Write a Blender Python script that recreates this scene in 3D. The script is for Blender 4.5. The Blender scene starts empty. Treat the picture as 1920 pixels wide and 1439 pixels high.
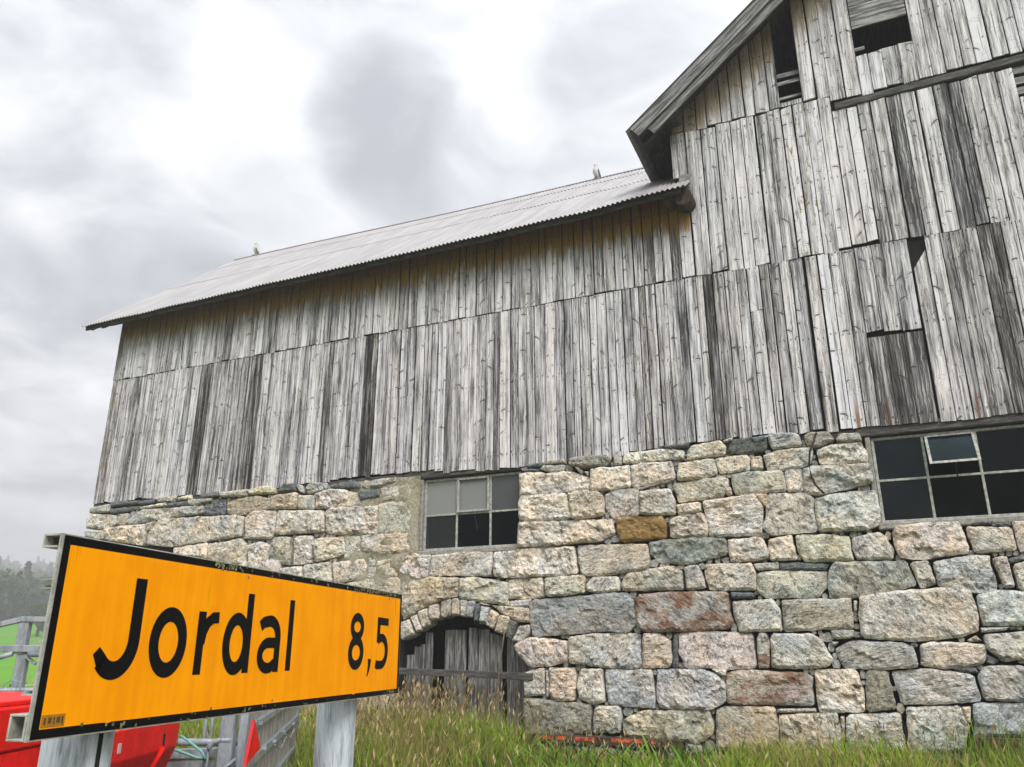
import bpy, bmesh, math, random
import numpy as np
from mathutils import Vector, Matrix, noise
from mathutils.geometry import delaunay_2d_cdt

rnd = random.Random(7)
scene = bpy.context.scene
C = bpy.context.collection
R = math.radians

# ------------------------------------------------------------------ camera
EYE = Vector((0, 0, 1.6))
cam_data = bpy.data.cameras.new('camera')
cam = bpy.data.objects.new('camera', cam_data)
C.objects.link(cam)
cam.location = EYE
cam.rotation_euler = (R(90 + 18.48), 0, 0)
cam_data.sensor_fit = 'HORIZONTAL'
cam_data.sensor_width = 36.0
cam_data.lens = 36.0 * 1502.0 / 1920.0
cam_data.clip_start = 0.05
cam_data.clip_end = 6000
scene.camera = cam

# ------------------------------------------------------------------ view
scene.view_settings.view_transform = 'Standard'
scene.view_settings.look = 'None'
scene.view_settings.gamma = 1.0
scene.view_settings.use_curve_mapping = False
scene.view_settings.exposure = 1.42
scene.cycles.use_denoising = True
scene.cycles.max_bounces = 5
scene.cycles.diffuse_bounces = 2
scene.cycles.volume_bounces = 0
scene.cycles.transparent_max_bounces = 12


# ------------------------------------------------------------------ node helper
class NT:
    def __init__(self, tree):
        self.t = tree
        tree.nodes.clear()

    def n(self, kind, ins=None, **props):
        nd = self.t.nodes.new(kind)
        for k, v in props.items():
            setattr(nd, k, v)
        for k, v in (ins or {}).items():
            self.set(nd, k, v)
        return nd

    def set(self, nd, k, v):
        s = nd.inputs[k]
        if isinstance(v, bpy.types.NodeSocket):
            self.t.links.new(v, s)
        elif isinstance(v, bpy.types.Node):
            self.t.links.new(v.outputs[0], s)
        else:
            s.default_value = v

    def math(self, op, a, b=0.0, c=0.0, clamp=False):
        nd = self.n('ShaderNodeMath', {0: a, 1: b, 2: c}, operation=op)
        nd.use_clamp = clamp
        return nd.outputs[0]

    def vmath(self, op, a, b=(0, 0, 0), out=0):
        nd = self.n('ShaderNodeVectorMath', operation=op)
        self.set(nd, 0, a)
        if b is not None:
            self.set(nd, 1, b)
        return nd.outputs[out]

    def scale(self, vec, s):
        return self.vmath('MULTIPLY', vec, s)

    def noise(self, vec, scale=1.0, detail=4.0, rough=0.55, dist=0.0, out=0):
        nd = self.n('ShaderNodeTexNoise', {'Vector': vec, 'Scale': scale, 'Detail': detail,
                                          'Roughness': rough, 'Distortion': dist})
        return nd.outputs[out]

    def step(self, v, a, b, lo=0.0, hi=1.0):
        nd = self.n('ShaderNodeMapRange', {0: v, 1: a, 2: b, 3: lo, 4: hi}, interpolation_type='SMOOTHSTEP')
        return nd.outputs[0]

    def lin(self, v, a, b, lo=0.0, hi=1.0):
        return self.n('ShaderNodeMapRange', {0: v, 1: a, 2: b, 3: lo, 4: hi}).outputs[0]

    def mix(self, f, a, b, blend='MIX'):
        nd = self.n('ShaderNodeMix', data_type='RGBA', blend_type=blend)
        self.set(nd, 0, f)
        self.set(nd, 6, a)
        self.set(nd, 7, b)
        return nd.outputs[2]

    def attr(self, name, kind='OBJECT', out=2):
        return self.n('ShaderNodeAttribute', attribute_name=name, attribute_type=kind).outputs[out]

    def ramp(self, v, stops):
        nd = self.n('ShaderNodeValToRGB', {0: v})
        el = nd.color_ramp.elements
        while len(el) < len(stops):
            el.new(0.5)
        for e, (p, c) in zip(el, stops):
            e.position = p
            e.color = (*c, 1) if len(c) == 3 else c
        return nd.outputs[0]


def rgb(r, g=None, b=None):
    if g is None:
        g = b = r
    return (r, g, b, 1.0)


def srgb(r, g, b):
    f = lambda c: (c / 255 / 12.92) if c / 255 < 0.04045 else ((c / 255 + 0.055) / 1.055) ** 2.4
    return (f(r), f(g), f(b), 1.0)


# ------------------------------------------------------------------ world: overcast sky
SUN_EL, SUN_AZ = R(44), R(158)          # azimuth clockwise from +Y (view direction)
world = bpy.data.worlds.new('World')
scene.world = world
world.use_nodes = True
w = NT(world.node_tree)
tc = w.n('ShaderNodeTexCoord')
D = tc.outputs['Generated']
sky = w.n('ShaderNodeTexSky', sky_type='NISHITA')
sky.sun_disc = False
sky.sun_elevation = SUN_EL
sky.sun_rotation = SUN_AZ
sky.air_density = 1.0
sky.dust_density = 3.0
sky_c = w.vmath('MULTIPLY', sky.outputs[0], (0.07, 0.07, 0.07))
sep = w.n('ShaderNodeSeparateXYZ', {0: D})
zc = w.math('MAXIMUM', sep.outputs[2], 0.0)
zz = w.math('ADD', zc, 0.16)
cx = w.math('DIVIDE', sep.outputs[0], zz)
cy = w.math('DIVIDE', sep.outputs[1], zz)
cp = w.n('ShaderNodeCombineXYZ', {0: cx, 1: cy, 2: 0.0}).outputs[0]
warp = w.noise(cp, 1.6, 2, 0.5, out=1)
cpw = w.vmath('ADD', cp, w.scale(w.vmath('SUBTRACT', warp, (0.5, 0.5, 0.5)), (0.55, 0.55, 0.55)))
big = w.noise(w.vmath('ADD', cpw, (3.1, 7.7, 0)), 1.15, 2, 0.5)
fine = w.noise(w.vmath('ADD', cpw, (9.3, 1.2, 0)), 2.7, 5, 0.58)
cl = w.math('ADD', w.math('MULTIPLY', big, 0.45), w.math('MULTIPLY', fine, 0.55))
# the thicker cloud masses of the afternoon, wider than the frame
Dw = w.vmath('ADD', D, w.scale(w.vmath('SUBTRACT', warp, (0.5, 0.5, 0.5)), (0.26, 0.26, 0.22)))
Dw = w.vmath('NORMALIZE', Dw, None)


def mass(d, r0, r1, amt):
    dot = w.n('ShaderNodeVectorMath', {0: Dw, 1: Vector(d).normalized()}, operation='DOT_PRODUCT').outputs['Value']
    return w.math('MULTIPLY', w.step(dot, math.cos(R(r0)), math.cos(R(r1))), amt)


dark = w.math('ADD', mass((-0.155, 0.79, 0.59), 7.2, 1.5, 0.15), mass((-0.42, 0.78, 0.44), 22, 8, 0.08))
dark = w.math('ADD', dark, mass((-0.27, 0.74, 0.63), 8, 2, -0.07))
dark = w.math('ADD', dark, mass((0.8, 0.2, 0.55), 35, 8, 0.06))
dark = w.math('ADD', dark, mass((0.2, -0.8, 0.6), 40, 10, 0.06))
cl = w.math('SUBTRACT', cl, dark)
ccol = w.ramp(cl, [(0.30, (0.186, 0.195, 0.212)), (0.40, (0.256, 0.265, 0.282)), (0.485, (0.347, 0.354, 0.367)),
                   (0.60, (0.47, 0.473, 0.480))])
# overcast luminance rises towards the zenith (CIE overcast sky)
grad = w.lin(sep.outputs[2], 0.0, 1.0, 0.86, 1.5)
gv = w.n('ShaderNodeCombineXYZ', {0: grad, 1: grad, 2: grad}).outputs[0]
ccol = w.vmath('MULTIPLY', ccol, gv)
hz = w.step(sep.outputs[2], 0.20, 0.02)
ccol = w.mix(hz, ccol, rgb(0.285, 0.30, 0.312))
final = w.mix(0.94, sky_c, ccol)
below = w.step(sep.outputs[2], 0.0, -0.08)
final = w.mix(below, final, rgb(0.10, 0.10, 0.092))
bg = w.n('ShaderNodeBackground', {0: final, 1: 1.0})
out = w.n('ShaderNodeOutputWorld', {0: bg})

# ------------------------------------------------------------------ soft sun behind the cloud
sun_data = bpy.data.lights.new('sun', 'SUN')
sun_data.energy = 1.5
sun_data.angle = R(28)
sun_data.color = (1.0, 0.965, 0.955)
sun = bpy.data.objects.new('sun', sun_data)
C.objects.link(sun)
sd = Vector((math.sin(SUN_AZ) * math.cos(SUN_EL), math.cos(SUN_AZ) * math.cos(SUN_EL), math.sin(SUN_EL)))
sun.rotation_euler = (-sd).to_track_quat('-Z', 'Y').to_euler()
sun.location = sd * 60


# ------------------------------------------------------------------ materials
def mat(name):
    m = bpy.data.materials.new(name)
    m.use_nodes = True
    return m, NT(m.node_tree)


def finish(t, col, rough=0.8, bump=None, bstr=0.5, bdist=0.01, metal=0.0, spec=0.35, extra=None):
    ins = {'Base Color': col, 'Roughness': rough, 'Metallic': metal, 'Specular IOR Level': spec}
    if bump is not None:
        b = t.n('ShaderNodeBump', {'Height': bump, 'Strength': bstr, 'Distance': bdist})
        ins['Normal'] = b
    if extra:
        ins.update(extra)
    p = t.n('ShaderNodeBsdfPrincipled', ins)
    t.n('ShaderNodeOutputMaterial', {0: p})
    return p


def obj_coords(t, spread=(37.0, 11.0, 91.0)):
    tc = t.n('ShaderNodeTexCoord').outputs['Object']
    oi = t.n('ShaderNodeObjectInfo')
    off = t.scale(oi.outputs['Random'], spread)
    return t.vmath('ADD', tc, off), tc, oi


def wood_material():
    m, t = mat('weathered_wood')
    V, P, oi = obj_coords(t)
    sepP = t.n('ShaderNodeSeparateXYZ', {0: P})
    # knots
    kv = t.scale(V, (5.2, 0.0, 3.3))
    vo = t.n('ShaderNodeTexVoronoi', {'Vector': kv, 'Scale': 1.0, 'Randomness': 1.0}, voronoi_dimensions='3D', feature='F1')
    diff = t.vmath('SUBTRACT', kv, vo.outputs['Position'])
    kcol = t.n('ShaderNodeSeparateColor', {0: vo.outputs['Color']})
    ds = t.n('ShaderNodeSeparateXYZ', {0: diff})
    slope = t.math('MULTIPLY', t.math('SUBTRACT', kcol.outputs[2], 0.5), 1.3)
    dzs = t.math('ADD', ds.outputs[2], t.math('MULTIPLY', ds.outputs[0], slope))
    dzs = t.math('ADD', dzs, t.math('MULTIPLY', t.math('MULTIPLY', ds.outputs[0], ds.outputs[0]), 0.9))
    kd = t.vmath('LENGTH', t.n('ShaderNodeCombineXYZ', {0: t.math('MULTIPLY', ds.outputs[0], 0.42), 1: 0.0, 2: t.math('MULTIPLY', dzs, 2.3)}).outputs[0], None, out=1)
    ksize = t.math('MULTIPLY', t.n('ShaderNodeSeparateColor', {0: vo.outputs['Color']}).outputs[0], 0.10)
    knot = t.step(t.math('SUBTRACT', kd, ksize), 0.04, 0.0)
    kc = t.n('ShaderNodeSeparateColor', {0: vo.outputs['Color']}).outputs[1]
    knot = t.math('MULTIPLY', knot, t.step(kc, 0.32, 0.38))
    ring = t.step(t.math('ABSOLUTE', t.math('SUBTRACT', kd, 0.24)), 0.05, 0.0)
    pull = t.step(kd, 0.65, 0.0)
    # grain, bent round the knots
    sg = t.n('ShaderNodeSeparateXYZ', {0: V})
    wob = t.noise(t.scale(V, (3.0, 0, 1.1)), 1.0, 2)
    gx = t.math('ADD', t.math('MULTIPLY', sg.outputs[0], 46.0), t.math('MULTIPLY', pull, 0.6))
    gx = t.math('ADD', gx, t.math('MULTIPLY', wob, 0.8))
    gv = t.n('ShaderNodeCombineXYZ', {0: gx, 1: 0.0, 2: t.math('MULTIPLY', sg.outputs[2], 1.1)}).outputs[0]
    grain = t.noise(gv, 1.0, 4, 0.68)
    gfine = t.noise(t.scale(gv, (3.2, 1, 2.5)), 1.0, 2, 0.7)
    streak = t.noise(t.scale(V, (17.0, 0, 0.55)), 1.0, 3, 0.62)
    blot = t.noise(t.scale(V, (5.0, 0, 2.0)), 1.0, 3, 0.6)
    val = t.math('ADD', t.math('MULTIPLY', grain, 0.62), t.math('MULTIPLY', streak, 0.62))
    val = t.math('ADD', val, t.math('MULTIPLY', gfine, 0.22))
    val = t.math('ADD', val, t.math('MULTIPLY', blot, 0.22))
    val = t.math('ADD', val, t.attr('tone'))
    col = t.ramp(val, [(0.63, (0.024, 0.023, 0.023)), (0.73, (0.115, 0.111, 0.111)), (0.82, (0.35, 0.337, 0.342)),
                       (0.96, (0.76, 0.735, 0.75))])
    # dark cracks along the grain
    crack = t.step(t.noise(t.scale(V, (34.0, 0, 0.8)), 1.0, 3, 0.5), 0.385, 0.335)
    col = t.mix(t.math('MULTIPLY', crack, 0.75), col, rgb(0.03, 0.029, 0.028))
    # knots
    col = t.mix(t.math('MULTIPLY', ring, 0.35), col, rgb(0.10, 0.095, 0.09))
    col = t.mix(t.math('MULTIPLY', knot, 0.82), col, rgb(0.05, 0.044, 0.038))
    col = t.mix(t.math('MULTIPLY', t.step(blot, 0.54, 0.74), 0.25), col, t.mix(1.0, col, rgb(1.0, 0.86, 0.62), 'MULTIPLY'))
    # slight warm / cool drift from board to board
    hue = t.math('FRACT', t.math('MULTIPLY', oi.outputs['Random'], 17.3))
    col = t.mix(0.55, col, t.mix(hue, rgb(0.95, 1.0, 1.04), rgb(1.0, 0.985, 0.94)), 'MULTIPLY')
    # yellow lichen running down some boards
    lich = t.step(t.noise(t.scale(V, (22.0, 0, 4.0)), 1.0, 5, 0.7), 0.53, 0.64)
    lich = t.math('MULTIPLY', lich, t.attr('lichen'), clamp=True)
    lcol = t.mix(t.noise(V, 9.0, 2), rgb(0.13, 0.10, 0.022), rgb(0.27, 0.17, 0.03))
    col = t.mix(lich, col, lcol)
    # unweathered brown wood where the eave has kept the rain off
    uv = t.n('ShaderNodeUVMap', uv_map='UVMap')
    su = t.n('ShaderNodeSeparateXYZ', {0: uv.outputs[0]})
    nb = t.noise(t.scale(V, (16.0, 0, 1.6)), 1.0, 4, 0.68)
    dist = t.math('ADD', su.outputs[1], t.math('MULTIPLY', t.math('SUBTRACT', nb, 0.5), 1.15))
    sh = t.attr('shelter')
    brown = t.mix(t.noise(t.scale(V, (30, 0, 2.0)), 1.0, 4), rgb(0.075, 0.042, 0.010), rgb(0.33, 0.185, 0.035))
    col = t.mix(t.math('MULTIPLY', t.step(dist, 1.25, 0.55), t.math('MULTIPLY', sh, 0.55)), col, rgb(0.10, 0.095, 0.088))
    col = t.mix(t.math('MULTIPLY', t.step(dist, 0.80, 0.50), sh), col, brown)
    # raw heartwood splits at a few ends
    raw = t.math('MULTIPLY', t.attr('raw'), t.step(t.math('ADD', t.math('ABSOLUTE', t.math('SUBTRACT', su.outputs[0], 0.5)),
                 t.math('MULTIPLY', sepP.outputs[2], 0.0)), 0.22, 0.08))
    raw = t.math('MULTIPLY', raw, t.step(sepP.outputs[2], 4.75, 4.45))
    col = t.mix(raw, col, rgb(0.25, 0.105, 0.04))
    # nail heads in pairs with a short dark run below
    jz = t.math('MULTIPLY', oi.outputs['Random'], 0.05)
    zf = t.math('PINGPONG', t.math('ADD', sepP.outputs[2], t.math('ADD', jz, 0.28)), 0.59)
    nx_ = t.math('ABSOLUTE', t.math('SUBTRACT', t.math('ABSOLUTE', t.math('SUBTRACT', su.outputs[0], 0.5)), 0.24))
    nail = t.math('MULTIPLY', t.step(nx_, 0.075, 0.03), t.step(zf, 0.024, 0.010))
    col = t.mix(t.math('MULTIPLY', nail, 0.75), col, rgb(0.035, 0.028, 0.023))
    finish(t, col, 0.9, grain, 0.75, 0.008, spec=0.12)
    return m


def stone_material():
    m, t = mat('split_stone')
    V, P, oi = obj_coords(t, (53.0, 17.0, 29.0))
    base = oi.outputs['Color']
    rnd1 = t.math('FRACT', t.math('MULTIPLY', oi.outputs['Random'], 7.7))
    rnd2 = t.math('FRACT', t.math('MULTIPLY', oi.outputs['Random'], 23.3))
    Vr = t.n('ShaderNodeVectorRotate', {'Vector': V, 'Angle': t.math('MULTIPLY', t.math('SUBTRACT', rnd1, 0.5), 2.4)}, rotation_type='Y_AXIS').outputs[0]
    Vr = t.vmath('MULTIPLY', Vr, t.n('ShaderNodeCombineXYZ', {0: 1.0, 1: 1.0, 2: t.math('ADD', t.math('MULTIPLY', rnd2, 2.6), 0.9)}).outputs[0])
    n1 = t.noise(V, 4.5, 4, 0.62)
    n2 = t.n('ShaderNodeTexNoise', {'Vector': Vr, 'Scale': t.math('ADD', t.math('MULTIPLY', rnd1, 10.0), 9.0), 'Detail': 5.0, 'Roughness': 0.70, 'Distortion': 0.6}).outputs[0]
    n3 = t.noise(V, 75.0, 2, 0.7)
    strat = t.noise(t.scale(Vr, (4.0, 4.0, 11.0)), 1.0, 4, 0.65, 0.9)
    val = t.math('ADD', t.math('MULTIPLY', n1, 0.75), t.math('MULTIPLY', n2, 0.75))
    val = t.math('ADD', val, t.math('MULTIPLY', t.math('SUBTRACT', n3, 0.5), 0.55))
    val = t.math('ADD', val, t.math('MULTIPLY', t.math('SUBTRACT', strat, 0.5), 0.45))
    k = t.ramp(val, [(0.46, (0.24, 0.23, 0.225)), (0.61, (0.80, 0.79, 0.785)), (0.70, (1.15, 1.145, 1.14)), (0.90, (1.65, 1.64, 1.62))])
    col = t.mix(1.0, base, k, 'MULTIPLY')
    tint = t.step(t.noise(V, 2.3, 3, 0.6), 0.36, 0.64)
    col = t.mix(1.0, col, t.mix(tint, rgb(0.90, 0.965, 1.02), rgb(1.07, 1.0, 0.90)), 'MULTIPLY')
    # dark weathered crust and pits
    pit = t.step(n2, 0.445, 0.36)
    col = t.mix(t.math('MULTIPLY', pit, 0.6), col, rgb(0.045, 0.043, 0.040))
    crust = t.step(t.noise(V, 3.1, 6, 0.7, 0.4), 0.56, 0.68)
    col = t.mix(t.math('MULTIPLY', crust, 0.40), col, rgb(0.15, 0.147, 0.135))
    # fine mica speckle
    sp = t.step(n3, 0.60, 0.70)
    col = t.mix(t.math('MULTIPLY', sp, 0.28), col, rgb(0.72, 0.71, 0.69))
    # pale lichen
    li = t.step(t.noise(V, 7.0, 6, 0.72, 0.8), 0.60, 0.66)
    col = t.mix(t.math('MULTIPLY', li, 0.45), col, rgb(0.56, 0.56, 0.50))
    # rust and ochre staining on some stones
    ru = t.attr('rust')
    rn = t.noise(t.scale(V, (1.9, 1.9, 3.6)), 1.0, 5, 0.66, 0.5)
    rm = t.step(t.math('ADD', t.math('ADD', t.math('MULTIPLY', rn, 0.8), t.math('MULTIPLY', strat, 0.2)), t.math('MULTIPLY', ru, 0.36)), 0.68, 0.84)
    rc = t.mix(n2, rgb(0.10, 0.032, 0.012), rgb(0.42, 0.17, 0.05))
    col = t.mix(t.math('MULTIPLY', rm, 0.85), col, rc)
    oc = t.attr('ochre')
    om = t.step(t.math('ADD', rn, t.math('MULTIPLY', oc, 0.42)), 0.66, 0.80)
    col = t.mix(t.math('MULTIPLY', om, 0.8), col, t.mix(n2, rgb(0.20, 0.12, 0.03), rgb(0.55, 0.33, 0.10)))
    # moss near the ground
    sz = t.n('ShaderNodeSeparateXYZ', {0: P}).outputs[2]
    mo = t.math('MULTIPLY', t.step(t.math('ADD', sz, t.math('MULTIPLY', n1, 0.9)), 1.5, 0.85), 0.45)
    col = t.mix(mo, col, rgb(0.16, 0.15, 0.07))
    vein = t.math('ABSOLUTE', t.math('SUBTRACT', t.noise(t.scale(V, (1.0, 1.0, 1.5)), 6.5, 4, 0.66, 0.5), 0.5))
    vein2 = t.math('ABSOLUTE', t.math('SUBTRACT', t.noise(t.scale(V, (1.0, 1.0, 1.4)), 19.0, 3, 0.66, 0.4), 0.5))
    fis = t.math('MAXIMUM', t.step(vein, 0.017, 0.002), t.math('MULTIPLY', t.step(vein2, 0.030, 0.004), 0.7))
    col = t.mix(t.math('MULTIPLY', fis, 0.62), col, rgb(0.05, 0.046, 0.042))
    h = t.math('ADD', n2, t.math('MULTIPLY', n3, 0.35))
    finish(t, col, 0.88, h, 1.0, 0.040, spec=0.25)
    return m


def mortar_material():
    m, t = mat('lime_mortar')
    P = t.n('ShaderNodeTexCoord').outputs['Object']
    n1 = t.noise(P, 3.0, 6, 0.65)
    n2 = t.noise(P, 22.0, 6, 0.7)
    col = t.ramp(t.math('ADD', t.math('MULTIPLY', n1, 0.7), t.math('MULTIPLY', n2, 0.5)),
                 [(0.42, (0.12, 0.11, 0.07)), (0.58, (0.33, 0.30, 0.21)), (0.75, (0.50, 0.47, 0.37))])
    finish(t, col, 0.95, n2, 0.9, 0.03, spec=0.1)
    return m


def plain(name, base, rough=0.7, var=0.25, scale=8.0, metal=0.0, stretch=(1, 1, 1), bstr=0.3, bdist=0.01, spec=0.35,
          second=None, lo=0.42, hi=0.62, detail=5, tilt=0.0):
    m, t = mat(name)
    P = t.n('ShaderNodeTexCoord').outputs['Object']
    if tilt:
        P = t.n('ShaderNodeVectorRotate', {'Vector': P, 'Angle': tilt}, rotation_type='Y_AXIS').outputs[0]
    n1 = t.noise(t.scale(P, stretch), scale, detail, 0.62)
    n2 = t.noise(t.scale(P, stretch), scale * 5.3, 4, 0.6)
    b = Vector(base[:3])
    sec = Vector(second[:3]) if second else b * (1 - var)
    f = t.step(t.math('ADD', t.math('MULTIPLY', n1, 0.75), t.math('MULTIPLY', n2, 0.25)), lo, hi)
    col = t.mix(f, (*sec, 1), (*b, 1))
    finish(t, col, rough, n2, bstr, bdist, metal, spec)
    return m


def glass_material():
    m, t = mat('old_window_glass')
    P = t.n('ShaderNodeTexCoord').outputs['Object']
    n = t.noise(P, 3.0, 5, 0.6)
    fr = t.n('ShaderNodeFresnel', {'IOR': 1.45})
    gl = t.n('ShaderNodeBsdfGlossy', {'Color': rgb(0.72, 0.88, 0.95), 'Roughness': 0.05})
    b = t.n('ShaderNodeBump', {'Height': t.noise(P, 2.2, 2), 'Strength': 0.06, 'Distance': 0.05})
    t.set(gl, 'Normal', b)
    tr = t.n('ShaderNodeBsdfTransparent', {'Color': rgb(0.42, 0.52, 0.52)})
    mx = t.n('ShaderNodeMixShader', {0: t.math('MULTIPLY', fr, t.attr('refl')), 1: tr, 2: gl})
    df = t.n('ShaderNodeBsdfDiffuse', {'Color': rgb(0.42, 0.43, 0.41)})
    dust_reflection = t.math('ADD', t.math('MULTIPLY', t.step(n, 0.50, 0.75), 0.012), t.attr('dust_reflection'))  # thin real dust, plus a pale sky reflection painted as diffuse grey per pane
    mx2 = t.n('ShaderNodeMixShader', {0: dust_reflection, 1: mx, 2: df})
    t.n('ShaderNodeOutputMaterial', {0: mx2})
    return m


def roof_material():
    m, t = mat('galvanised_corrugated_sheet')
    V, P, oi = obj_coords(t)
    n1 = t.noise(t.scale(V, (6.0, 0.7, 0.7)), 1.0, 5, 0.6)
    n2 = t.noise(V, 40.0, 4, 0.6)
    col = t.mix(t.step(n1, 0.35, 0.7), rgb(0.36, 0.348, 0.35), rgb(0.47, 0.458, 0.458))
    tint = t.math('FRACT', t.math('MULTIPLY', oi.outputs['Random'], 9.1))
    col = t.mix(0.5, col, t.mix(tint, rgb(0.90, 0.93, 0.92), rgb(1.0, 0.96, 0.95)), 'MULTIPLY')
    rs = t.step(t.noise(t.scale(V, (14.0, 1.0, 1.0)), 1.0, 4, 0.7), 0.60, 0.74)
    col = t.mix(t.math('MULTIPLY', rs, 0.25), col, rgb(0.30, 0.20, 0.15))
    finish(t, col, 0.45, n2, 0.05, 0.004, metal=0.25, spec=0.5)
    return m


def sign_material():
    m, t = mat('orange_reflective_film')
    uv = t.n('ShaderNodeTexCoord').outputs['Object']
    n1 = t.noise(uv, 6.0, 5, 0.6)
    drip = t.noise(t.scale(uv, (1.0, 40.0, 2.2)), 1.0, 5, 0.65)
    dripx = t.noise(t.scale(uv, (26.0, 26.0, 1.4)), 1.0, 5, 0.65)
    col = t.mix(t.step(t.math('ADD', t.math('MULTIPLY', n1, 0.7), t.math('MULTIPLY', dripx, 0.8)), 0.58, 0.92), rgb(0.92, 0.305, 0.0), rgb(1.0, 0.365, 0.0))
    sz = t.n('ShaderNodeSeparateXYZ', {0: uv}).outputs[2]
    dirt = t.math('MULTIPLY', t.step(dripx, 0.60, 0.74), t.step(sz, 1.66, 1.84))
    col = t.mix(t.math('MULTIPLY', dirt, 0.8), col, rgb(0.09, 0.055, 0.01))
    spots = t.step(t.noise(uv, 55.0, 3, 0.6), 0.74, 0.80)
    col = t.mix(t.math('MULTIPLY', spots, 0.55), col, rgb(0.16, 0.06, 0.01))
    finish(t, col, 0.6, n1, 0.03, 0.002, spec=0.06)
    return m


def grass_material(name='meadow_grass'):
    m, t = mat(name)
    c = t.n('ShaderNodeVertexColor', layer_name='Col').outputs[0]
    p = t.n('ShaderNodeBsdfPrincipled', {'Base Color': c, 'Roughness': 0.6, 'Specular IOR Level': 0.25})
    tl = t.n('ShaderNodeBsdfTranslucent', {'Color': c})
    mx = t.n('ShaderNodeMixShader', {0: 0.3, 1: p, 2: tl})
    t.n('ShaderNodeOutputMaterial', {0: mx})
    return m


def ground_material():
    m, t = mat('valley_ground')
    P = t.n('ShaderNodeTexCoord').outputs['Object']
    n1 = t.noise(P, 0.05, 3, 0.6)
    n2 = t.noise(P, 2.5, 4, 0.7)
    col = t.mix(t.step(n1, 0.4, 0.65), rgb(0.10, 0.34, 0.002), rgb(0.15, 0.42, 0.008))
    col = t.mix(t.math('MULTIPLY', n2, 0.6), col, rgb(0.05, 0.10, 0.012))
    r0 = t.vmath('LENGTH', t.scale(P, (1, 1, 0)), None, out=1)
    col = t.mix(t.step(r0, 34.0, 24.0), col, t.mix(n2, rgb(0.07, 0.075, 0.03), rgb(0.17, 0.165, 0.075)))
    # gravel verge round the camera
    r = t.vmath('LENGTH', t.scale(P, (1, 1, 0)), None, out=1)
    col = t.mix(t.step(t.math('ADD', r, t.math('MULTIPLY', n2, 3.0)), 8.5, 6.5), col,
                t.mix(t.noise(P, 60, 4), rgb(0.10, 0.095, 0.085), rgb(0.26, 0.25, 0.235)))
    # forest floor on the slope
    col = t.mix(t.step(r, 140.0, 165.0), col, rgb(0.028, 0.05, 0.022))
    finish(t, col, 0.95, n2, 0.4, 0.05, spec=0.1)
    return m


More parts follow.
